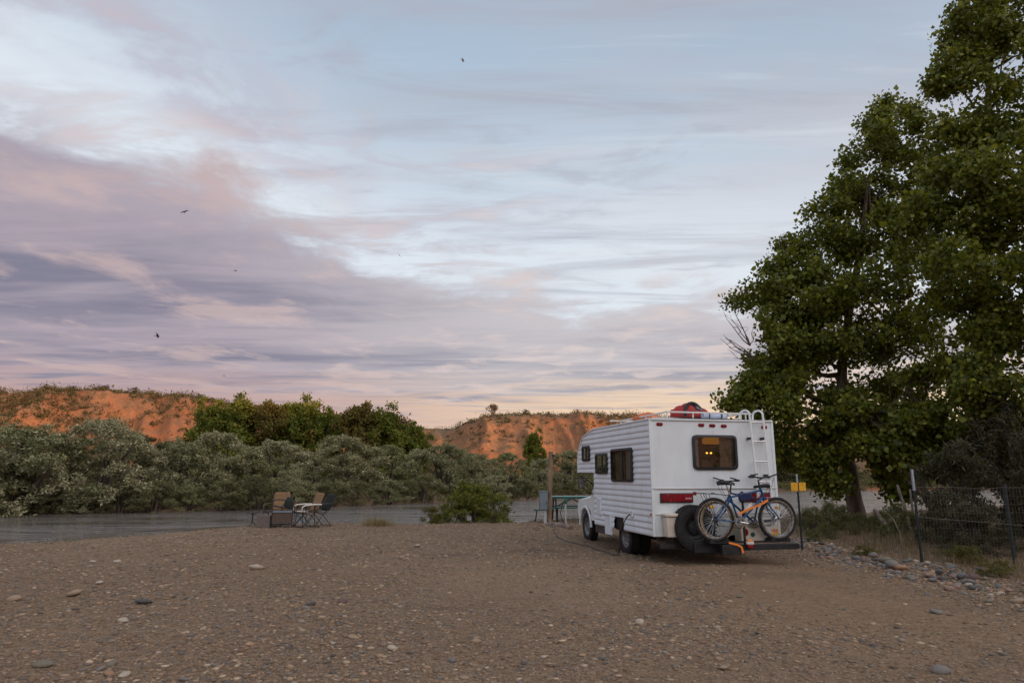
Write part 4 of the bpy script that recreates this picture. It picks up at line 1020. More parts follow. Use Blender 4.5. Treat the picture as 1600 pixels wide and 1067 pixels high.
        me = bpy.data.meshes.new('bare'); me.from_pydata(mb.v, [], mb.f)
        T = np.array([tuple(t) for t in tips]); P = np.repeat(T, 5, 0) + rng.normal(size=(len(T) * 5, 3)) * .035 * h
        return leaf_mesh('tuft', P, .05 * h, [(.16, .095, .06), (.13, .085, .05), (.11, .09, .05)], .5), me
    b1, b2 = bare(1, 1., 3, 5), bare(1, .8, 2, 9)
    for i, (px, Y, top, nm) in enumerate(((487, 90, 611, 'left'), (577, 92, 614, 'middle'), (627, 93, 624, 'right'))):
        p = at(px, top, Y); z = gz(p.x, Y); h = p.z - z
        place_shrub('bare_tree', (b1, b2)[i % 2], (p.x, Y, z), i * 2., (h * .9, h * .9, h), '%s reddish bare-twigged treetop showing above the cottonwood grove' % nm, 'tree', 'bare trees behind the grove')
    th = math.atan2((768 - 800) / F_PX, 1.02); rr = 189.
    x, y = rr * math.sin(th), rr * math.cos(th); z = gz(x, y)
    place_shrub('bare_tree', b1, (x, y, z), .4, (4.6, 4.6, 4.6), 'lone bare spreading tree on the crest of the orange hill', 'tree')
    random.seed(21)
    # scrub dotting the hillsides
    Ps = []; cols = []; tri = 0
    ang = np.radians(np.concatenate([rng.uniform(-40, 40, 8200), rng.uniform(-40, -14, 6200)])); rad = np.concatenate([rng.uniform(108, 215, 6600), rng.uniform(215, 480, 1600), rng.uniform(108, 205, 6200)])
    X = rad * np.sin(ang); Y = rad * np.cos(ang); keep = fbm(X * .035, Y * .035, 3, 40) + rng.normal(0, .10, len(X)) > -.03 - .10 * (rad > 215) - .10 * (ang < -.25)
    yf_ = np.interp(X, FAR[:, 0], FAR[:, 1]); keep &= (Y > yf_ + 8)
    X, Y, rad = X[keep], Y[keep], rad[keep]; Z = height(X, Y)
    s = np.clip(rng.lognormal(.12, .5, len(X)), .4, 3.2) * np.where(rad > 215, 1.2, 1.)
    k = 24; idx = np.repeat(np.arange(len(X)), k); d = rng.normal(size=(len(idx), 3)); d /= np.linalg.norm(d, axis=1)[:, None]; d *= rng.random(len(idx))[:, None] ** .4
    d[:, 2] = np.abs(d[:, 2]) * .85
    P = np.stack([X, Y, Z], 1)[idx] + d * s[idx][:, None] * .8
    me = leaf_mesh('scrub', P, .36, [(.11, .095, .042), (.095, .075, .036), (.13, .10, .05), (.08, .078, .034)], .6)
    tag(link('scrub', me, 'leaf_far'), 'dark desert scrub dotting the orange hillsides', 'scrub', kind='stuff')
    # rank grass and saplings covering the far bank down to the water
    n = 5200; X = rng.uniform(-45, 110, n); Y = np.interp(X, FAR[:, 0], FAR[:, 1]) + rng.exponential(9, n) + .4 + fbm(X * .12, X * 0 + 9, 3, 6) * 3; Z = height(X, Y); kp = Z > WATER_Z + .02
    X, Y, Z = X[kp], Y[kp], Z[kp]; sz = np.clip(rng.lognormal(-.7, .4, len(X)), .25, 1.1); k = 26; idx = np.repeat(np.arange(len(X)), k)
    d = rng.normal(size=(len(idx), 3)); d /= np.linalg.norm(d, axis=1)[:, None]; d *= rng.random(len(idx))[:, None] ** .4; d[:, 2] = np.abs(d[:, 2])
    me = leaf_mesh('far_grass', np.stack([X, Y, Z], 1)[idx] + d * sz[idx][:, None], .26, [(.15, .13, .05), (.12, .12, .045), (.19, .155, .07), (.10, .10, .04)], .3, .25, -.8)
    tag(link('bank_vegetation', me, 'leaf_far'), 'rank grass and saplings covering the far bank', 'vegetation', kind='stuff')
    for i, (px, rr, h, nm) in enumerate(((96, 182, 1.8, 'leftmost'), (148, 180, 2.2, 'second'), (196, 178, 2.0, 'third'), (300, 177, 1.8, 'fourth'), (822, 193, 1.9, 'fifth'), (858, 194, 1.2, 'sixth'))):
        th = math.atan2((px - 800) / F_PX, 1.02); x, y = rr * math.sin(th), rr * math.cos(th)
        place_shrub('hill_shrub', tm[0], (x, y, gz(x, y) - .1), i, h, '%s shrub from the left on the skyline of the hills' % nm if i else 'leftmost shrub on the skyline of the hills', 'shrub', 'skyline shrubs')
rng = np.random.default_rng(41)
build_far_bank()

# ------------------------------------------------------------------ the big cottonwoods on the right
COTTON = [(.142, .162, .016), (.175, .19, .018), (.105, .124, .013), (.23, .232, .030), (.084, .10, .012), (.195, .188, .024)]
def big_tree(base, trunk, blobs_px, n_leaf, leaf, label, spread=.27, pal=COTTON, twigs=70, per=3.6, extra=()):
    """trunk: list of (point, radius); blobs_px: (px, py, radius in px, Y)"""
    g = empty('cottonwood_tree', base); tag(g, label, 'tree', 'cottonwoods on the near bank'); b = Vector(base)
    blobs = []
    for px, py, rp, Y in blobs_px:
        p = at(px, py, Y) - b; r = rp * Y / F_PX; blobs.append((p.x, p.y, p.z, r * 1.12, r * 1.3, r * 1.08))
    sub = []
    for x, y, z, rx, ry, rz in blobs:                  # ragged outline: smaller sprays break out of every mass
        sub.append((x, y, z, rx * .86, ry * .86, rz * .86))
        for _ in range(5):
            d = Vector((random.gauss(0, 1), random.gauss(0, 1), random.gauss(.15, 1))).normalized(); k = random.uniform(.24, .44); q = random.uniform(.80, 1.12)
            sub.append((x + d.x * rx * q, y + d.y * ry * q, z + d.z * rz * q, rx * k, ry * k, rz * k * .8))
    C, P = blob_points(sub, per * 1.25, spread * .86, n_leaf, .38)
    P = P[(P[:, 2] > .6)]
    tb = MB(); tp = [Vector(q) for q, _ in trunk]; tr = [r for _, r in trunk]
    sp = []; sr = []
    for i in range(len(tp) - 1):
        for k in range(4):
            t = k / 4; p0 = tp[max(0, i - 1)]; p1 = tp[i]; p2 = tp[i + 1]; p3 = tp[min(len(tp) - 1, i + 2)]
            sp.append(.5 * ((2 * p1) + (p2 - p0) * t + (2 * p0 - 5 * p1 + 4 * p2 - p3) * t * t + (3 * p1 - p0 - 3 * p2 + p3) * t ** 3) + Vector((random.uniform(-.03, .03), random.uniform(-.03, .03), 0)))
            sr.append(tr[i] * (1 - t) + tr[i + 1] * t)
    sp.append(tp[-1]); sr.append(tr[-1]); tb.tube(sp, sr, 12)
    for i, bl in enumerate(blobs):
        c = Vector(bl[:3]); cand = [(q, r) for q, r in zip(sp, sr) if q.z < c.z - .3 and q.z > 1.6] or [(sp[-1], sr[-1])]
        q, r = min(cand, key=lambda a: (a[0] - c).length + .25 * abs(c.z - a[0].z)); r0 = min(r * .6, .05 + .02 * (c - q).length)
        mid = q.lerp(c, .5) + Vector((0, 0, -.12 * (c - q).length)); limb = wob(bez(q, mid, c, 8), .10)
        tb.tube(limb, [r0 * (1 - .8 * k / 7) for k in range(8)], 7)
        near = C[np.argsort(((C - np.array(bl[:3])) ** 2).sum(1))[:60]]
        for _ in range(max(2, twigs // len(blobs))):
            e = Vector(near[random.randrange(len(near))]); s0 = limb[random.randrange(4, 8)]
            tb.tube(wob(bez(s0, s0.lerp(e, .5) + Vector((0, 0, random.uniform(-.1, .2))), e, 5), .05), [.022, .017, .013, .009, .005], 4, False)
    for tw in extra:                                   # dead twigs poking out of the crown
        p0 = at(*tw[0]) - b; p1 = at(*tw[1]) - b
        for _ in range(5):
            q = p1 + Vector((random.uniform(-.45, .45), random.uniform(-.4, .4), random.uniform(-.5, .5))); m_ = p0.lerp(q, .55) + Vector((random.uniform(-.15, .15), 0, random.uniform(-.25, .1)))
            pts = wob(bez(p0, m_, q, 6), .03); tb.tube(pts, [.022, .018, .014, .011, .008, .004], 4, False)
            for f in (2, 3, 4):
                e = pts[f] + Vector((random.uniform(-.35, .2), random.uniform(-.2, .2), random.uniform(-.1, .4))); tb.tube(wob(bez(pts[f], pts[f].lerp(e, .5), e, 4), .02), [.010, .008, .006, .003], 4, False)
    tb.build('trunk', 'bark', g, angle=60)
    ctr = P.mean(0)
    link('crown', leaf_mesh('crown', P, leaf, pal, .92, .22, .35, .16), 'leaf', g)
    return g
def build_cottonwoods():
    random.seed(5)
    bA = (11.25, 23.0, gz(11.25, 23.0) - .1)
    big_tree(bA, [((0, 0, 0), .33), ((-.02, 0, .7), .25), ((-.12, 0, 2.2), .22), ((-.1, .1, 3.6), .19), ((.15, .2, 5.4), .15), ((.7, .3, 7.6), .13), ((1.3, .3, 10), .08), ((1.7, .2, 12.2), .04)],
             [(1206, 470, 36, 23), (1200, 560, 36, 22.5), (1182, 615, 22, 22.5), (1235, 420, 38, 23.5), (1225, 510, 58, 22.3), (1222, 600, 58, 22), (1275, 365, 44, 23.5), (1290, 450, 66, 22.6), (1285, 550, 70, 22), (1265, 655, 56, 22), (1340, 290, 52, 23.5), (1352, 380, 70, 22.8), (1350, 490, 74, 22), (1350, 590, 50, 23.4), (1390, 205, 46, 24), (1435, 215, 50, 23.5), (1405, 280, 70, 23), (1425, 400, 76, 22.5), (1425, 520, 70, 22.5), (1258, 715, 30, 22.4), (1420, 640, 50, 23), (1310, 690, 34, 21.8), (1395, 735, 30, 21.5), (1285, 740, 20, 21.6), (1370, 690, 30, 21), (1190, 680, 26, 22.3)],
             82000, .122, 'big cottonwood with straight brown trunk, its crown reaching left over the camper', extra=(((1178, 560, 22.4), (1134, 540, 22.4)), ((1172, 540, 22.4), (1150, 505, 22.4)), ((1392, 240, 23.6), (1350, 196, 23.6))))
    p = at(1480, 800, 20); bB = (p.x, 20.0, gz(p.x, 20) - .1); o = Vector(bB)
    q1, q2, q3, q4 = at(1447, 775, 20) - o, at(1418, 735, 20.2) - o, at(1372, 690, 20.6) - o, at(1330, 655, 21) - o
    big_tree(bB, [((.1, 0, 0), .17), (q1, .135), (q2, .115), (q3, .09), (q4, .06)],
             [(1440, 690, 34, 20), (1400, 705, 30, 19.6), (1385, 665, 36, 20.4), (1460, 640, 50, 20), (1345, 640, 36, 20.8), (1480, 560, 60, 19.5)], 9000, .135, 'leaning cottonwood whose thin trunk slants left beside the fence post', spread=.2)
    bC = (14.6, 19.2, gz(14.6, 19.2) - .1)
    big_tree(bC, [((0, 0, 0), .42), ((-.4, 0, 1.2), .34), ((-1.0, -.1, 2.4), .28), ((-1.3, -.2, 4.2), .24), ((-1.1, -.2, 7), .2), ((-.6, -.3, 10.5), .13), ((0, -.3, 13.5), .07)],
             [(1520, 40, 46, 18), (1500, 130, 44, 18), (1570, 90, 66, 17.5), (1560, 10, 60, 18), (1640, 40, 80, 18), (1625, 170, 80, 17), (1545, 200, 56, 17.5), (1495, 215, 42, 18), (1470, 290, 56, 17.6), (1545, 300, 76, 17), (1630, 320, 90, 16.5), (1480, 380, 66, 18), (1560, 420, 84, 16.8), (1650, 470, 95, 16.5), (1500, 480, 66, 18), (1580, 540, 80, 17), (1520, 590, 62, 18), (1610, 640, 84, 17.2), (1540, 680, 62, 18.5), (1480, 670, 40, 19), (1660, 720, 70, 18), (1700, 200, 110, 17.5), (1720, 420, 120, 17.5)],
             76000, .112, 'tallest cottonwood at the right edge of the picture, its crown cut off above', spread=.24, per=4.2)
rng = np.random.default_rng(42)
build_cottonwoods()

def build_right_shrubs():
    random.seed(33)
    dk = [shrub_meshes(40 + k, 1., 1., 15000, .042, [(.065, .060, .026), (.085, .070, .034), (.052, .052, .024), (.10, .078, .04)], 50, .03, 9, clump=.26, low=.04, asp=.22) for k in range(2)]
    for i, (x, y, h, w, lab) in enumerate(((9.2, 14.4, 2.2, 2.2, 'dark feathery tamarisk close behind the middle of the wire fence'), (10.9, 13.6, 3.1, 2.8, 'tall dark tamarisk behind the wire fence at the right edge'), (12.2, 16.8, 3.6, 3.2, 'dark tamarisk farthest back behind the wire fence'), (8.4, 12.9, .95, 1.5, 'low brown tamarisk at the foot of the wire fence'))):
        place_shrub('tamarisk_bush', dk[i % 2], (x, y, gz(x, y) - .05), i * 1.9, (w, w, h), lab, 'bush', 'tamarisk behind the wire fence', 'leaf')
    sg = [shrub_meshes(50 + k, 1., 1.2, 4200, .065, [(.13, .135, .045), (.16, .155, .06), (.10, .11, .036), (.19, .165, .065)], 34, .05, 10, -.6, .02, .22, clump=.26) for k in range(2)]
    spots = [(1266, 17.2, 795), (1287, 18.5, 783), (1312, 19., 790), (1345, 18.2, 800), (1372, 18.8, 797), (1398, 17.4, 788), (1425, 18.4, 800), (1330, 17., 815), (1380, 16.2, 818), (1295, 16.2, 815), (1460, 16.5, 800), (1272, 15.6, 838)]
    order = sorted(range(len(spots)), key=lambda i: spots[i][0])
    for n_, i in enumerate(order):
        px, Y, top = spots[i]; p = at(px, top, Y); z = gz(p.x, Y); h = max(.3, p.z - z)
        place_shrub('sage_bush', sg[i % 2], (p.x, Y, z - .03), i * 2.1, (h * 1.25, h * 1.25, h * 1.1), '%s green sage bush from the camper between the bank and fence line' % ORD[n_], 'bush', 'sage bushes right of the camper', 'leaf')
    wd = shrub_meshes(60, 1., 2.2, 2600, .11, [(.12, .12, .02), (.15, .13, .03), (.09, .10, .02), (.16, .10, .03)], 30, .07, 8, -.8, .02, .2, clump=.25)
    for i, (px, py, h, lab) in enumerate(((1500, 884, .30, 'yellow-green weed patch just right of the dark fence post'), (1560, 905, .22, 'low yellow-green weed nearest the right edge behind the cobbles'), (1345, 872, .18, 'small yellow-green weed behind the cobbles between the two posts'))):
        p = gp(px, py); place_shrub('weed', wd, (p.x + .25, p.y + .3, gz(p.x + .25, p.y + .3) - .02), i * 2., (h * 1.5, h * 1.5, h), lab, 'weed', None, 'leaf')
    # bush on the bank by the water
    bb = shrub_meshes(70, 1., 1.7, 20000, .05, [(.13, .15, .020), (.17, .18, .024), (.09, .11, .016), (.22, .19, .03)], 80, .035, 14, 0, .0, .3, clump=.24)
    p = at(742, 752, 22.4); z = gz(p.x, 22.4); h = p.z - z
    place_shrub('willow_bush', bb, (p.x, 22.4, z - .05), .8, (h * 1.32, h * .95, h * 1.08), 'dark green bush on the near bank between the chairs and the post', 'bush', None, 'leaf')
    yb = shrub_meshes(72, 1., 1.4, 3000, .09, [(.15, .125, .025), (.18, .15, .04), (.10, .10, .02)], 24, .06, 10, -.5, .03, .2, clump=.28)
    for i, (px, Y, top, lab) in enumerate(((678, 21.6, 790, 'yellowish weed clump at the left foot of the dark bank bush'), (772, 21.5, 803, 'yellowish weed clump at the right foot of the dark bank bush'))):
        p = at(px, top, Y); z = gz(p.x, Y); h = max(.3, p.z - z); place_shrub('weed', yb, (p.x, Y, z - .04), i * 2.2, (h * 1.3, h * 1.3, h * 1.1), lab, 'weed', None, 'leaf')
    # tufts and dry grass: blades nobody could count
    def blades(P, L, wid, pal, lean=.5):
        n = len(P); a = rng.uniform(0, 2 * np.pi, n); l = L * rng.lognormal(0, .35, n); ln = rng.uniform(0, lean, n)
        d = np.stack([np.cos(a), np.sin(a), 0 * a], 1); s = np.stack([-np.sin(a), np.cos(a), 0 * a], 1) * wid / 2
        m = P + d * (ln * l * .35)[:, None] + np.array([0, 0, 1]) * (l * .6)[:, None]; t = P + d * (ln * l)[:, None] + np.array([0, 0, 1]) * (l * (1 - .4 * ln))[:, None]
        V = np.stack([P - s, P + s, m + s * .7, m - s * .7, t], 1).reshape(-1, 3); b = np.arange(n)[:, None] * 5
        Fq = np.concatenate([b + np.array([[0, 1, 2]]), b + np.array([[0, 2, 3]]), b + np.array([[3, 2, 4]])], 0)
        pal = np.array(pal); c = pal[rng.integers(0, len(pal), n)] * (1 + rng.normal(0, .2, (n, 1))); return np_mesh('blades', V, Fq, np.repeat(np.clip(c, .01, .8), 5, 0))
    n = 26000; x = rng.uniform(6.2, 15, n); y = rng.uniform(8.2, 24, n); k = (fbm(x * .7, y * .7, 3, 50) + rng.normal(0, .08, n) > -.04) & (x > 6.65 + .1 * np.sin(y * 3)) & (y > 8) & (x / y < 1.0)
    x, y = x[k], y[k]; P = np.stack([x, y, height(x, y) - .01], 1)
    tag(link('dry_grass', blades(P, .15, .008, [(.19, .125, .065), (.23, .155, .085), (.14, .095, .05), (.13, .115, .045), (.26, .18, .10)], 1.1), 'leaf'), 'dry brown grass growing around the fence and trees', 'grass', kind='stuff')
    n = 3200; x = rng.uniform(-12, 3.5, n); yn = np.interp(x, NEAR[:, 0], NEAR[:, 1]); y = yn + rng.normal(.2, .35, n); k = fbm(x * .8, x * 0, 3, 60) + rng.normal(0, .1, n) > .08
    x, y = x[k], y[k]; P = np.stack([x, y, height(x, y) - .01], 1)
    tag(link('bank_grass', blades(P, .11, .007, [(.17, .14, .06), (.22, .17, .09), (.10, .10, .035)], .9), 'leaf'), 'thin grass along the edge of the near bank', 'grass', kind='stuff')
    p = at(590, 818, 20.4); n = 500; q = rng.normal(size=(n, 2)) * np.array([.22, .16]); P = np.stack([p.x + q[:, 0], 20.4 + q[:, 1], height(p.x + q[:, 0], 20.4 + q[:, 1]) - .01], 1)
    tg = empty('grass_tuft', (0, 0, 0)); tag(tg, 'pale dry grass tuft at the water edge right of the chairs', 'grass tuft'); tag(link('blades', blades(P, .22, .01, [(.30, .22, .11), (.24, .18, .08)], .9), 'leaf', tg), kind='stuff')
rng = np.random.default_rng(43)
build_right_shrubs()

# ------------------------------------------------------------------ hook-up post, picnic table, log, cord
def build_campsite():
    p = at(858, 818, 21.3); x, y = p.x, 21.3; z = gz(x, y)
    g = empty('wooden_post', (x, y, z)); tag(g, 'leaning weathered wooden post carrying a grey electrical box', 'post')
    MB().tube([(0, 0, -.3), (.02, 0, .8), (.05, 0, 1.6), (.075, 0, 2.14)], [.082, .078, .073, .07], 12).build('post', 'wood_post', g)
    k = MB().box((.15, -.03, 2.02), (.09, .08, .07)).build('lamp_bracket', 'black', g, bevel=.01); MB().tube([(.06, -.03, 2.03), (.12, -.03, 2.03)], .014, 6).build('arm', 'black', k)
    b = MB().box((-.17, -.10, .66), (.26, .16, .54)).build('electrical_box', 'box_grey', g, bevel=.015)
    MB().box((-.17, -.187, .66), (.22, .012, .48)).build('door', 'box_grey', b, bevel=.004); MB().box((-.085, -.2, .62), (.02, .014, .05)).build('latch', 'steel_dark', b)
    MB().prism([(-.31, .93), (-.03, .93), (-.03, .955), (-.31, .965)], -.20, -.015, 'y').build('hood', 'box_grey', b)
    MB().tube([(-.12, -.10, -.2), (-.12, -.10, .40)], .05, 10).build('conduit', 'conduit', g)
    # water standpipe
    q = at(884, 822, 20.6); z2 = gz(q.x, 20.6); h = empty('water_hydrant', (q.x, 20.6, z2)); tag(h, 'thin standing water hydrant with dark handle before the picnic table', 'hydrant')
    MB().tube([(0, 0, -.1), (0, 0, .62)], .028, 10).build('pipe', 'conduit', h)
    hd = MB().lathe([(.001, .60), (.045, .60), (.05, .66), (.04, .72), (.02, .75), (.001, .75)], (0, 0, 0), 'z', 12).build('head', 'table_green', h); MB().tube([(0, 0, .73), (.10, 0, .75), (.14, 0, .68)], .012, 6).build('lever', 'table_green', hd); MB().tube([(0, 0, .66), (-.07, -.02, .65), (-.09, -.02, .60)], .014, 6).build('spout', 'steel_dark', hd)
    MB().tube([(-.08, -.01, .60), (-.15, -.03, .35), (-.1, 0, .12), (.02, -.02, .02)], .012, 6).build('hose', 'steel_dark', h)
    # picnic table of steel tube and green boards, end-on behind the post
    tx, ty = 1.90, 22.3; tz = gz(tx, ty); tz = max(tz, -.1); t = empty('picnic_table', (tx, ty, tz), R(4)); tag(t, 'green picnic table with bench behind the hook-up post', 'table')
    for j in range(4): MB().box((0, -.30 + j * .20, .755), (1.5, .185, .035)).build('tabletop_board', 'table_top', t, bevel=.006)
    MB().box((0, -.41, .735), (1.52, .02, .06)).build('top_edge', 'table_green', t); MB().box((0, .41, .735), (1.52, .02, .06)).build('top_edge', 'table_green', t)
    for s in (-1, 1):
        for j in range(2): MB().box((0, s * (.62 + j * .13), .44), (1.5, .12, .035)).build('bench_board', 'table_green', t, bevel=.006)
    for X in (-.55, .55):
        MB().tube([(X, -.25, .73), (X, -.55, .05), (X, -.62, .02)], .026, 8).build('leg', 'steel_dark', t); MB().tube([(X, .25, .73), (X, .55, .05), (X, .62, .02)], .026, 8).build('leg', 'steel_dark', t)
        MB().tube([(X, -.76, .42), (X, .76, .42)], .022, 8).build('crosspiece', 'steel_dark', t); MB().tube([(X, -.70, .42), (X, -.62, .02)], .02, 8).build('leg', 'steel_dark', t); MB().tube([(X, .70, .42), (X, .62, .02)], .02, 8).build('leg', 'steel_dark', t)
    MB().tube([(-.55, 0, .42), (0, 0, .70), (.55, 0, .42)], .018, 6).build('brace', 'steel_dark', t)
    bx, by = 1.0, 22.0; b_ = empty('bench', (bx, by, max(-.15, gz(bx, by))), R(6)); tag(b_, 'small green bench end showing left of the hook-up post', 'bench')
    for j in range(2): MB().box((0, -.06 + j * .13, .36), (.62, .12, .04)).build('seat_board', 'table_green', b_, bevel=.006)
    for X in (-.22, .22): MB().tube([(X - .05, 0, .0), (X, 0, .35)], .018, 6).build('leg', 'steel_dark', b_)
    # log and rock at the foot of the mound
    a, c = gp(868, 826, .06), gp(893, 830, .04)
    tag(MB().tube(wob(bez(a + Vector((-.18, .12, .03)), (a + c) / 2 + Vector((0, 0, .03)), c, 8), .008), [.085, .10, .10, .098, .095, .09, .085, .07], 10).build('log', 'drift'), 'short grey driftwood log lying by the hook-up post', 'log')
    # shore-power cord from the camper to the post
    s0 = rvw(-.05, .93, .735); pts = [s0, rvw(-.10, .96, .70), rvw(-.13, 1.10, .55), rvw(-.13, 1.22, .38), rvw(-.14, 1.24, .16), rvw(-.17, 1.32, .0)]
    for px, py in ((968, 868), (955, 866), (938, 860), (915, 853), (895, 848), (880, 843), (868, 836), (862, 826)): pts.append(gp(px, py))
    pts.append(Vector((x - .12, y - .12, z + .02)))
    for i in range(5, len(pts)): pts[i].z = gz(pts[i].x, pts[i].y) + .012
    sm = []
    for i in range(len(pts) - 1):
        for k in range(5):
            tt = k / 5; p0 = pts[max(0, i - 1)]; p1 = pts[i]; p2 = pts[i + 1]; p3 = pts[min(len(pts) - 1, i + 2)]
            v = .5 * ((2 * p1) + (p2 - p0) * tt + (2 * p0 - 5 * p1 + 4 * p2 - p3) * tt * tt + (3 * p1 - p0 - 3 * p2 + p3) * tt ** 3)
            if i >= 5: v.z = gz(v.x, v.y) + .012
            sm.append(v)
    sm.append(pts[-1]); tag(MB().tube(sm, .011, 6).build('power_cord', 'black'), 'black power cord running from the camper side to the post', 'cord')
build_campsite()

# ------------------------------------------------------------------ chairs by the water
def strips(mb, p0, p1, n, gap=.15, t=.008):
    """webbing: n lengthwise bands on the quad p0[0],p0[1] -> p1[0],p1[1]"""
    a0, a1 = Vector(p0[0]), Vector(p0[1]); b0, b1 = Vector(p1[0]), Vector(p1[1])
    for i in range(n):
        u0, u1 = (i + gap / 2) / n, (i + 1 - gap / 2) / n
        q = [a0.lerp(a1, u0), a0.lerp(a1, u1), b0.lerp(b1, u1), b0.lerp(b1, u0)]; nn = (q[1] - q[0]).cross(q[3] - q[0]).normalized() * t
        mb.mesh(q + [v + nn for v in q], [(0, 1, 2, 3), (4, 5, 6, 7), (0, 1, 5, 4), (1, 2, 6, 5), (2, 3, 7, 6), (3, 0, 4, 7)])
def lawn_chair(loc, rz, label, frame, arm, cloth, back_h=.92, recl=.16, sx=1.):
    """local +x is where the sitter faces"""
    g = empty('folding_chair', loc, rz); tag(g, label, 'chair', 'chairs by the river'); w = .27
    fr = MB()
    for s in (-1, 1):
        fr.tube([(.25, s * w, .02), (-.05, s * w, .40), (-.20 - recl * .2, s * w, .55), (-.22 - recl, s * w, back_h - .04)], .011, 8)
        fr.tube([(-.26, s * w, .02), (.02, s * w, .36), (.22, s * w, .42)], .011, 8); fr.tube([(.25, s * w, .02), (.26, s * w, .60)], .011, 8)
    for x in (.25, -.26): fr.tube([(x, -w, .02), (x, w, .02)], .010, 8)
    fr.tube([(.22, -w, .42), (.22, w, .42)], .011, 8)
    fr.build('frame', frame, g)
    for s in (-1, 1): MB().tube([(-.24 - recl * .3, s * (w + .015), .63), (-.05, s * (w + .02), .635), (.20, s * (w + .02), .62), (.29, s * (w + .015), .57), (.28, s * (w + .01), .48)], [.020, .022, .022, .020, .016], 8).build('armrest', arm, g)
    m = MB(); strips(m, ((-.20, -w + .02, .40), (-.20, w - .02, .40)), ((.21, -w + .02, .43), (.21, w - .02, .43)), 5); m.build('seat', cloth, g, False)
    bk = MB(); n = 9; vs = []; fs = []
    for i in range(n):
        t = i / (n - 1); z = .44 + (back_h - .44) * t; x = -.19 - (recl + .03) * t - .02 * math.sin(math.pi * t); ww = (w - .015) * (1 if t < .85 else math.sqrt(max(.05, 1 - ((t - .85) / .15) ** 2 * .35)))
        for k in range(7):
            yy = -ww + 2 * ww * k / 6; vs.append((x - .018 * (1 - (k / 3 - 1) ** 2), yy, z)); 
    for i in range(n - 1):
        for k in range(6): fs.append((i * 7 + k, i * 7 + k + 1, (i + 1) * 7 + k + 1, (i + 1) * 7 + k))
    o = bk.mesh(vs, fs).build('backrest', cloth, g); md = o.modifiers.new('thick', 'SOLIDIFY'); md.thickness = .022
    return g
def build_chairs():
    zz = lambda x, y: gz(x, y)
    lawn_chair((-5.80, 19.9, zz(-5.80, 19.9)), R(222), 'tan lawn chair with pale armrests seen from the side, facing left', 'steel_dark', 'plastic_white', 'tan_web', .95, .16)
    lawn_chair((-5.58, 20.30, zz(-5.58, 20.30)), R(222), 'dark green folding chair standing close behind the tan side-on chair', 'steel_dark', 'black', 'green_cloth', .90, .18)
    lawn_chair((-6.80, 20.35, zz(-6.80, 20.35)), R(262), 'tan high-backed chair facing the viewer behind the dark camp chair', 'steel_dark', 'brown_cloth', 'tan_web', .95, .06)
    # dark camp chair with a brown skirt, its back to the viewer
    x, y = -6.48, 20.0; g = empty('camp_chair', (x, y, zz(x, y)), R(4)); tag(g, 'low black framed camp chair with brown cloth sides before tan chair', 'chair', 'chairs by the river')
    fr = MB(); w = .28
    for s in (-1, 1):
        fr.tube([(s * w, -.20, .02), (s * w, -.20, .70), (s * w, -.16, .76)], .014, 8); fr.tube([(s * w, .24, .02), (s * w, .24, .44)], .014, 8); fr.tube([(s * w, -.22, .05), (s * w, .26, .05)], .012, 8)
    fr.tube([(-w, -.20, .10), (w, -.20, .10)], .014, 8); fr.tube([(-w, -.20, .40), (w, -.20, .40)], .012, 8)
    fr.build('frame', 'black', g)
    MB().tube([(-w, -.18, .74), (-w * .5, -.20, .77), (w * .5, -.20, .74), (w, -.18, .72)], .016, 8).build('back_bar', 'black', g)
    MB().tube([(-w * .9, -.20, .60), (0, -.215, .545), (w * .9, -.20, .53)], .02, 8).build('back_strap', 'black_cloth', g)
    MB().box((0, -.205, .26), (w * 1.9, .02, .27)).build('skirt', 'brown_cloth', g, bevel=.006); MB().box((0, .02, .41), (w * 1.95, .44, .05)).build('seat', 'brown_cloth', g, bevel=.018)
    MB().box((.0, -.21, .43), (w * 1.9, .03, .035)).build('seat_edge', 'blue_grey', g, bevel=.008)
    j = lump((.16, -.12, .60), (.13, .12, .24), 8, 18, 10, .18).build('jacket', 'green_cloth'); j.parent = None
    j.location = (x, y, zz(x, y)); tag(j, 'dark jacket hanging over the right side of the low camp chair', 'jacket')
    # grey-brown crate at its left
    x, y = -7.0, 19.95; c = empty('crate', (x, y, zz(x, y)), R(3)); tag(c, 'plain grey-brown crate on the ground left of the camp chair', 'crate')
    for sx, sy, wx, wy in ((0, -.13, .36, .018), (0, .13, .36, .018), (-.17, 0, .018, .25), (.17, 0, .018, .25)): MB().box((sx, sy, .17), (wx, wy, .33)).build('side_panel', 'grey_brown', c, bevel=.004)
    MB().box((0, 0, .32), (.33, .24, .02)).build('lid', 'grey_brown', c)
    # thin black stand
    x, y = -7.45, 20.2; s = empty('tripod_stand', (x, y, zz(x, y))); tag(s, 'small dark tripod stand left of the grey-brown crate', 'stand')
    MB().tube([(0, 0, .10), (.0, 0, .40)], .02, 8).build('column', 'black', s)
    for a in (20, 140, 260): MB().tube([(0, 0, .12), (.16 * math.cos(R(a)), .16 * math.sin(R(a)), .0)], .012, 6).build('leg', 'black', s)
    for a in (10, 190): MB().tube([(0, 0, .34), (.10 * math.cos(R(a)), .04 * math.sin(R(a)), .38), (.17 * math.cos(R(a)), .05 * math.sin(R(a)), .43)], .012, 6).build('arm', 'black', s)
    # small folding table between the chairs
    x, y = -6.12, 20.35; t = empty('folding_table', (x, y, zz(x, y)), R(10)); tag(t, 'small pale folding table with blue-grey legs between the chairs', 'table')
    for j in range(4): MB().box((-.15 + j * .10, 0, .42), (.09, .36, .018)).build('slat', 'cream', t, bevel=.003)
    for sy in (-.14, .14): MB().tube([(-.17, sy, .02), (.15, sy, .41)], .012, 6).build('leg', 'blue_grey', t); MB().tube([(.17, sy, .02), (-.15, sy, .41)], .012, 6).build('leg', 'blue_grey', t)
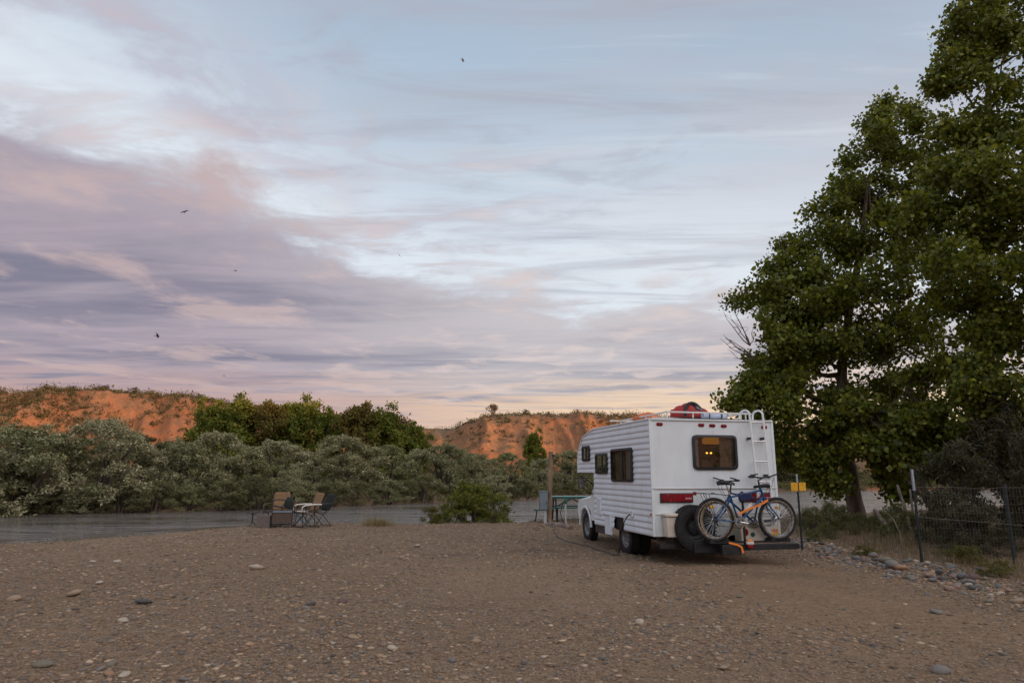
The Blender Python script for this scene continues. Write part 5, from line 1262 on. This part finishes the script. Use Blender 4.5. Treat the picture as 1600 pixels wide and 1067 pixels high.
    for X in (-.17, .17): MB().tube([(X, -.14, .02), (X, .14, .02)], .010, 6).build('foot_bar', 'blue_grey', t)
build_chairs()

# ------------------------------------------------------------------ fence, posts, sign
def t_post(name, x, y, h, label, cap=.30):
    z = gz(x, y); g = empty(name, (x, y, z), R(20)); tag(g, label, 'post'); sh = MB()
    sh.box((0, 0, (h - cap) / 2 - .15), (.036, .010, h - cap + .3)); sh.box((0, .016, (h - cap) / 2 - .15), (.009, .028, h - cap + .3))
    for k in range(int(h / .06)): sh.box((0, -.008, .03 + k * .06), (.012, .010, .022)) if .03 + k * .06 < h - cap else None
    sh.build('shaft', 'post_green', g)
    c = MB(); c.box((0, 0, h - cap / 2), (.0362, .0102, cap)); c.box((0, .016, h - cap / 2), (.0092, .0282, cap)); c.build('painted_top', 'post_white', g)
    return g
def build_fence():
    t_post('fence_post', 6.63, 11.51, 1.50, 'dark steel fence post with pale painted top, nearest among the cobbles', .34)
    g = t_post('fence_post', 5.80, 14.17, 1.50, 'slim dark steel post with yellow plates and pale top right of the camper', .17)
    for s in (-1, 1):
        MB().box((s * .10, -.02, 1.245), (.155, .006, .165), (0, 0, R(-8))).build('sign_plate', 'yellow', g, bevel=.002)
        MB().tube([(s * .1, -.025, 1.29), (s * .1, -.033, 1.29)], .008, 6).build('bolt', 'steel_dark', g)
    # welded wire panel running right from the near post
    A = Vector((6.68, 11.62)); B = Vector((9.4, 11.35)); L = (B - A).length; u = (B - A) / L; h0 = .24; h1 = 1.22
    f = empty('wire_fence', (A.x, A.y, 0)); tag(f, 'welded wire mesh fence running right from the dark post', 'fence')
    n = int(L / .05); vw = MB(); off = Vector((A.x, A.y, 0))
    def gpnt(d): q = A + u * d; return Vector((q.x, q.y, gz(q.x, q.y))) - off
    for i in range(n + 1):
        b = gpnt(i * .05); wv = .006 * math.sin(i * .7); vw.tube([b + Vector((0, wv, h0 - .14)), b + Vector((.004, wv * 1.5, .7)), b + Vector((0, wv, h1 - .02 * math.sin(i * .05)))], .0019, 3, False)
    tag(vw.build('vertical_wires', 'galv', f), kind='stuff')
    for k in range(9):
        z = h0 - .1 + k * (h1 - h0 + .08) / 8; MB().tube([gpnt(L * i / 14) + Vector((0, .004 * math.sin(i * 1.7 + k), z)) for i in range(15)], .0011 if k < 8 else .003, 4).build('horizontal_wire', 'galv', f)
    MB().tube([Vector((0, -.02, .78)), gpnt(L * .5) + Vector((0, -.02, .62)), gpnt(L) + Vector((0, -.02, .5))], .004, 5).build('slack_wire', 'galv', f)
    for d in (L * .53, L): b = gpnt(d); MB().tube([b + Vector((0, .03, -.2)), b + Vector((0, .03, 1.26))], .026, 10).build('fence_post', 'post_green', f)
    # dead stakes and branches
    for nm, px, Y, bot, top, r, lean, lab in (('dead_stake', 1421, 18.2, 812, 757, .055, -.22, 'leaning grey dead stake left of the near fence post'), ('dead_stake', 1427, 18.6, 812, 764, .04, .0, 'upright pale dead stake just right of the leaning one'), ('dead_stake', 1474, 18.0, 800, 752, .06, .03, 'grey stub of a trunk right of the near fence post'), ('dead_stake', 1390, 17.0, 812, 795, .07, -.35, 'fallen grey branch stump among the sage bushes')):
        a = at(px, bot, Y); t = at(px, top, Y); z = gz(a.x, Y)
        tag(MB().tube(wob([Vector((a.x, Y, z - .1)), Vector((a.x + lean * .4, Y, (z + t.z) / 2)), Vector((a.x + lean, Y, t.z))], .02), [r, r * .9, r * .6], 8).build(nm, 'dead_wood'), lab, 'stake')
    a = gp(1404, 868); tag(MB().tube([a + Vector((-.18, .2, .02)), a + Vector((.0, .1, .06)), a + Vector((.08, 0, .22)), a + Vector((.06, 0, .42)), a + Vector((-.02, 0, .62)), a + Vector((-.12, .02, .74))], [.006, .009, .011, .010, .008, .005], 6).build('dead_branch', 'dead_wood'), 'thin pale dead branch curving up from the cobbles', 'branch')
build_fence()

# ------------------------------------------------------------------ stones
def stone_mesh(seed, sub=2, flat=.5):
    bm = bmesh.new(); bmesh.ops.create_icosphere(bm, subdivisions=sub, radius=1); rg = np.random.default_rng(seed); ax = np.array([1., rg.uniform(.6, .9), rg.uniform(flat * .7, flat * 1.2)]); o = rg.random(3) * 30
    cuts = [Vector(rg.normal(size=3)).normalized() for _ in range(4)]
    for v in bm.verts:
        c = v.co.copy()
        for n in cuts:
            d = c.dot(n)
            if d > .72: c -= n * (d - .72) * .75
        k = 1 + .32 * float(fbm(np.array(c.x * 1.4 + o[0] + c.z), np.array(c.y * 1.4 + o[1] - c.z * .7), 2, seed % 7)); v.co = Vector((c.x * ax[0] * k, c.y * ax[1] * k, c.z * ax[2] * k))
    V = np.array([tuple(v.co) for v in bm.verts]); Fq = np.array([[v.index for v in f.verts] for f in bm.faces]); bm.free(); return V, Fq
SCOL = {'pale cream': (.46, .38, .29), 'tan': (.35, .25, .165), 'blue-grey': (.165, .163, .160), 'dark grey': (.10, .093, .088), 'grey': (.215, .19, .165), 'pinkish': (.29, .195, .15), 'maroon': (.15, .095, .08), 'rusty orange': (.36, .21, .12), 'olive-grey': (.20, .175, .125)}
def build_stones():
    random.seed(77); shapes = [stone_mesh(100 + k) for k in range(6)]; cache = {}
    def mesh_for(k, cn):
        if (k, cn) not in cache:
            V, Fq = shapes[k]; c = np.array(SCOL[cn]); me = np_mesh('stone', V, Fq, np.repeat(c[None], len(V), 0), True); me.materials.append(M['stone']); cache[(k, cn)] = me
        return cache[(k, cn)]
    def put(name, x, y, s, cn, label, cat, group, sink=.2, zs=1., k=None):
        o = bpy.data.objects.new(name, mesh_for(random.randrange(6) if k is None else k, cn)); COL.objects.link(o)
        o.scale = (s / 2, s / 2 * random.uniform(.85, 1.1), s / 2 * zs); o.rotation_euler = (random.uniform(-.2, .2), random.uniform(-.2, .2), random.uniform(0, 6.3))
        o.location = (x, y, gz(x, y) + s / 2 * .5 * zs * (1 - 2 * sink)); tag(o, label, cat, group); return o
    # single stones one can point at on the lot
    for px, py, w, cn, lab in ((400, 889, 27, 'pale cream', 'large pale flat stone alone on the gravel left of centre'), (225, 943, 29, 'dark grey', 'dark grey flat stone on the gravel in the left foreground'), (22, 938, 26, 'tan', 'tan stone at the left edge of the gravel'), (116, 930, 30, 'tan', 'wide tan stone half sunk near the left edge'), (486, 945, 18, 'dark grey', 'small black-looking stone left of centre'), (535, 941, 20, 'maroon', 'flat maroon stone on the gravel left of centre'), (652, 854, 16, 'pale cream', 'pale stone on the middle of the lot before the bush'), (613, 1014, 20, 'pale cream', 'cream stone in the foreground just left of centre'), (550, 996, 18, 'tan', 'small tan stone left of centre in the foreground'), (743, 1004, 22, 'tan', 'narrow tan stone at the middle foreground'), (1000, 973, 20, 'pale cream', 'pale stone in the foreground below the camper'), (707, 1033, 15, 'blue-grey', 'small dark blue stone in the middle foreground'), (1131, 1045, 22, 'tan', 'tan stone at the bottom below the bicycles'), (1470, 1050, 32, 'grey', 'large grey stone at the bottom right of the lot'), (1464, 958, 24, 'grey', 'rounded grey stone on the right side of the lot'), (192, 971, 20, 'pale cream', 'pinkish white stone in the left foreground'), (66, 1041, 34, 'olive-grey', 'long olive-grey stone in the lower left corner'), (158, 1046, 20, 'grey', 'grey stone in the little heap at the lower left'), (170, 1054, 22, 'rusty orange', 'orange stone in the little heap at the lower left'), (194, 1056, 24, 'pale cream', 'pale stone in the little heap at the lower left'), (287, 1063, 20, 'grey', 'grey-white stone cut by the bottom edge at left'), (175, 1038, 20, 'olive-grey', 'flat olive stone above the little heap at lower left'), (183, 878, 15, 'pale cream', 'pale stone at the left middle of the lot'), (145, 878, 12, 'pale cream', 'small whitish stone at the left middle of the lot'), (1183, 990, 12, 'dark grey', 'small dark stone in the right foreground'), (850, 1027, 14, 'pale cream', 'small cream stone at the bottom middle'), (1126, 1044, 10, 'rusty orange', 'little orange stone at the bottom beside the tan one'), (155, 912, 17, 'pale cream', 'pale pebble-like stone left, above the wide tan stone')):
        p = gp(px, py); put('stone', p.x, p.y, w * p.y / F_PX * .9, cn, lab, 'stone', 'single stones on the lot', .18, .75)
    # the row of cobbles that edges the lot below the fence
    LINE = np.array([(6.55, 16.6), (6.45, 15.6), (6.20, 14.5), (6.08, 13.7), (6.15, 12.7), (6.20, 11.8), (6.25, 11.2), (6.28, 10.4), (6.20, 9.6), (6.35, 8.6), (6.6, 7.6)])
    cns = ['blue-grey', 'grey', 'pale cream', 'dark grey', 'tan', 'pinkish', 'olive-grey', 'maroon', 'blue-grey', 'grey', 'dark grey', 'grey', 'pinkish', 'blue-grey', 'rusty orange', 'tan', 'olive-grey']
    n = 298
    for i in range(n):
        t = (i + random.random()) / n * (len(LINE) - 1); k = min(int(t), len(LINE) - 2); q = LINE[k] + (LINE[k + 1] - LINE[k]) * (t - k)
        w = .18 + .26 * float(np.clip((13.4 - q[1]) / 3, 0, 1)); x = q[0] + random.gauss(0, w); y = q[1] + random.gauss(0, .08)
        s = min(.25, random.lognormvariate(math.log(.078 + .018 * (q[1] < 12)), .45)); cn = random.choice(cns); lift = random.random() < .28 and abs(x - q[0]) < w
        o = put('cobble', x, y, s, cn, '%s rounded %s cobble in the row %s' % ('large' if s > .15 else 'mid-sized' if s > .09 else 'small', cn, 'by the yellow-plated post' if y > 13.6 else 'between the two fence posts' if y > 12.2 else 'by the near fence post' if y > 11 else 'below the wire fence' if y > 9.4 else 'at the right edge'), 'cobble', 'cobbles along the fence', .24, random.uniform(.85, 1.3))
        if lift: o.location.z += s * .22
    # other fist-sized stones lying about
    m = 0
    while m < 70:
        px, py = random.uniform(0, 1600), 842 + 225 * random.random() ** 1.1; p = gp(px, py)
        if p.x > 5.7 or p.y > np.interp(p.x, NEAR[:, 0], NEAR[:, 1]) - .4 or (RV_P - p).length < 1. or (0 < (p - RV_P).dot(RT) < 2.4 and (p - RV_P).dot(FW) > -.4): continue
        cn = random.choice(['pale cream', 'tan', 'grey', 'grey', 'pinkish', 'olive-grey', 'blue-grey', 'dark grey']); s = random.uniform(6, 10) * p.y / F_PX
        put('stone', p.x, p.y, min(s, .16), cn, 'fist-sized %s stone loose on the %s of the lot' % (cn, ('near ' if p.y < 9 else 'middle ' if p.y < 14 else 'far ') + ('left' if px < 530 else 'centre' if px < 1060 else 'right')), 'stone', 'loose stones on the lot', .22, .7); m += 1
    same = {}
    for o in COL.objects:
        if o.name.split('.')[0] in ('cobble', 'stone') and 'label' in o: same.setdefault(o['label'], []).append(o)
    for lab, os_ in same.items():
        if len(os_) > 1:
            for k, o in enumerate(sorted(os_, key=lambda q: q.location.y)):
                o['label'] = lab + (', nearest of these' if k == 0 else ', %s nearest' % ORD[k])
    # gravel: pebbles past counting
    def pebbles(X, Y, S, name, label, pal, sh):
        V0, F0 = sh; nv = len(V0); n = len(X); a = rng.uniform(0, 2 * np.pi, n); ca, sa = np.cos(a), np.sin(a); tl = rng.uniform(.7, 1.3, (n, 3)); tl[:, 2] *= rng.uniform(.55, 1., n)
        P = V0[None] * tl[:, None, :] * S[:, None, None]; x = P[..., 0] * ca[:, None] - P[..., 1] * sa[:, None]; y = P[..., 0] * sa[:, None] + P[..., 1] * ca[:, None]
        Z = height(X, Y) + S * .10; V = np.stack([x + X[:, None], y + Y[:, None], P[..., 2] + Z[:, None]], -1).reshape(-1, 3)
        Fq = (F0[None] + (np.arange(n) * nv)[:, None, None]).reshape(-1, 3); pal = np.array(pal); c = np.clip(pal[rng.integers(0, len(pal), n)] * (1 + rng.normal(0, .18, (n, 1))), .02, .8)
        tag(link(name, np_mesh(name, V, Fq, np.repeat(c, nv, 0), True), 'gravel'), label, 'gravel', kind='stuff')
    n = 84000; th = np.radians(rng.uniform(-40, 40, n)); r = np.exp(rng.uniform(math.log(4.8), math.log(23), n)); X = r * np.sin(th); Y = r * np.cos(th)
    dens = fbm(X * .45, Y * .45, 4, 70) + rng.normal(0, .12, n) > -.05 - .1 * (X < -1) + .17 * np.exp(-((X - 3.4) / 1.6) ** 2 - ((Y - 8.5) / 3.2) ** 2)
    ok = dens & (Y < np.interp(X, NEAR[:, 0], NEAR[:, 1]) + .6) & (X < 6.7); X, Y, r = X[ok], Y[ok], r[ok]
    S = np.clip(rng.lognormal(0, .58, len(X)) * (.0062 + .00072 * r), .003, .040)
    pal = [(.29, .20, .125), (.23, .15, .092), (.38, .285, .195), (.33, .24, .16), (.19, .15, .12), (.14, .115, .095), (.20, .13, .085), (.29, .19, .12), (.24, .165, .105), (.17, .15, .13), (.22, .145, .09)]
    pebbles(X, Y, S, 'gravel', 'small mixed pebbles scattered over the brown dirt lot', pal, stone_mesh(300, 1, .42))
    n = 5200; t = rng.random(n) * (len(LINE) - 1.001); k = t.astype(int); q = LINE[k] + (LINE[k + 1] - LINE[k]) * (t - k)[:, None]; X = q[:, 0] + rng.normal(-.05, .42, n); Y = q[:, 1] + rng.normal(0, .1, n)
    pebbles(X, Y, np.clip(rng.lognormal(math.log(.019), .45, n), .006, .05), 'cobble_gravel', 'small stones filling in between the cobbles by the fence', pal + [(.36, .19, .09), (.19, .20, .23)], stone_mesh(301, 1, .6))
rng = np.random.default_rng(44)
build_stones()

# ------------------------------------------------------------------ birds
def build_birds():
    for px, py, Y, yaw, roll, pitch, span, lab in ((723, 95, 25, 40, 62, 20, .36, 'highest bird, a thin dark streak in the upper sky'), (289, 331, 28, -60, 35, -20, .34, 'bird with raised wings against the upper edge of the lavender cloud'), (368, 423, 34, 20, 10, 0, .32, 'small bird over the pink cloud at centre left'), (624, 399, 40, 80, 50, 10, .30, 'tiny bird in the bright gap of the clouds'), (246, 525, 30, 15, -20, 5, .42, 'lowest large bird, over the dark cloud above the left hills'), (350, 587, 60, 10, 5, 0, .40, 'faintest bird just above the left hill skyline')):
        p = at(px, py, Y); mb = MB(); s = span * 1.2
        mb.tube([(.20 * s, 0, 0), (.13 * s, 0, .008 * s), (0, 0, 0), (-.14 * s, 0, 0), (-.22 * s, 0, 0)], [.01 * s, .045 * s, .055 * s, .03 * s, .01 * s], 7)
        for d in (-1, 1):
            mb.mesh([(.07 * s, d * .03 * s, .01 * s), (.10 * s, d * .22 * s, .07 * s), (-.10 * s, d * .50 * s, .05 * s), (-.06 * s, d * .22 * s, .055 * s), (-.06 * s, d * .03 * s, .0), (.02 * s, d * .22 * s, .075 * s)], [(0, 1, 5, 4), (4, 5, 3), (1, 2, 3, 5)])
            mb.mesh([(-.16 * s, 0, .0), (-.34 * s, d * .06 * s, .0), (-.24 * s, 0, .005 * s)], [(0, 1, 2)])
        o = mb.build('bird', 'feather'); o.location = p; o.rotation_euler = (R(roll), R(pitch), R(yaw)); md = o.modifiers.new('thick', 'SOLIDIFY'); md.thickness = .006
        tag(o, lab, 'bird', 'birds in the sky')
build_birds()

# a bushy cottonwood to the right of the viewer, mirrored in the camper's rear window
def build_side_tree():
    m = shrub_meshes(90, 1., .9, 3600, .035, [(.12, .13, .022), (.16, .15, .028), (.20, .14, .028)], 46, .03, 6, 0, .25, .8, clump=.25)
    place_shrub('cottonwood_tree', m, (14.2, 3.2, gz(14.2, 3.2) - .1), 1., (5.2, 5.2, 5.0), 'yellowing cottonwood mirrored in the rear window of the camper', 'tree', None, 'leaf', 'bark')
rng = np.random.default_rng(45)
build_side_tree()
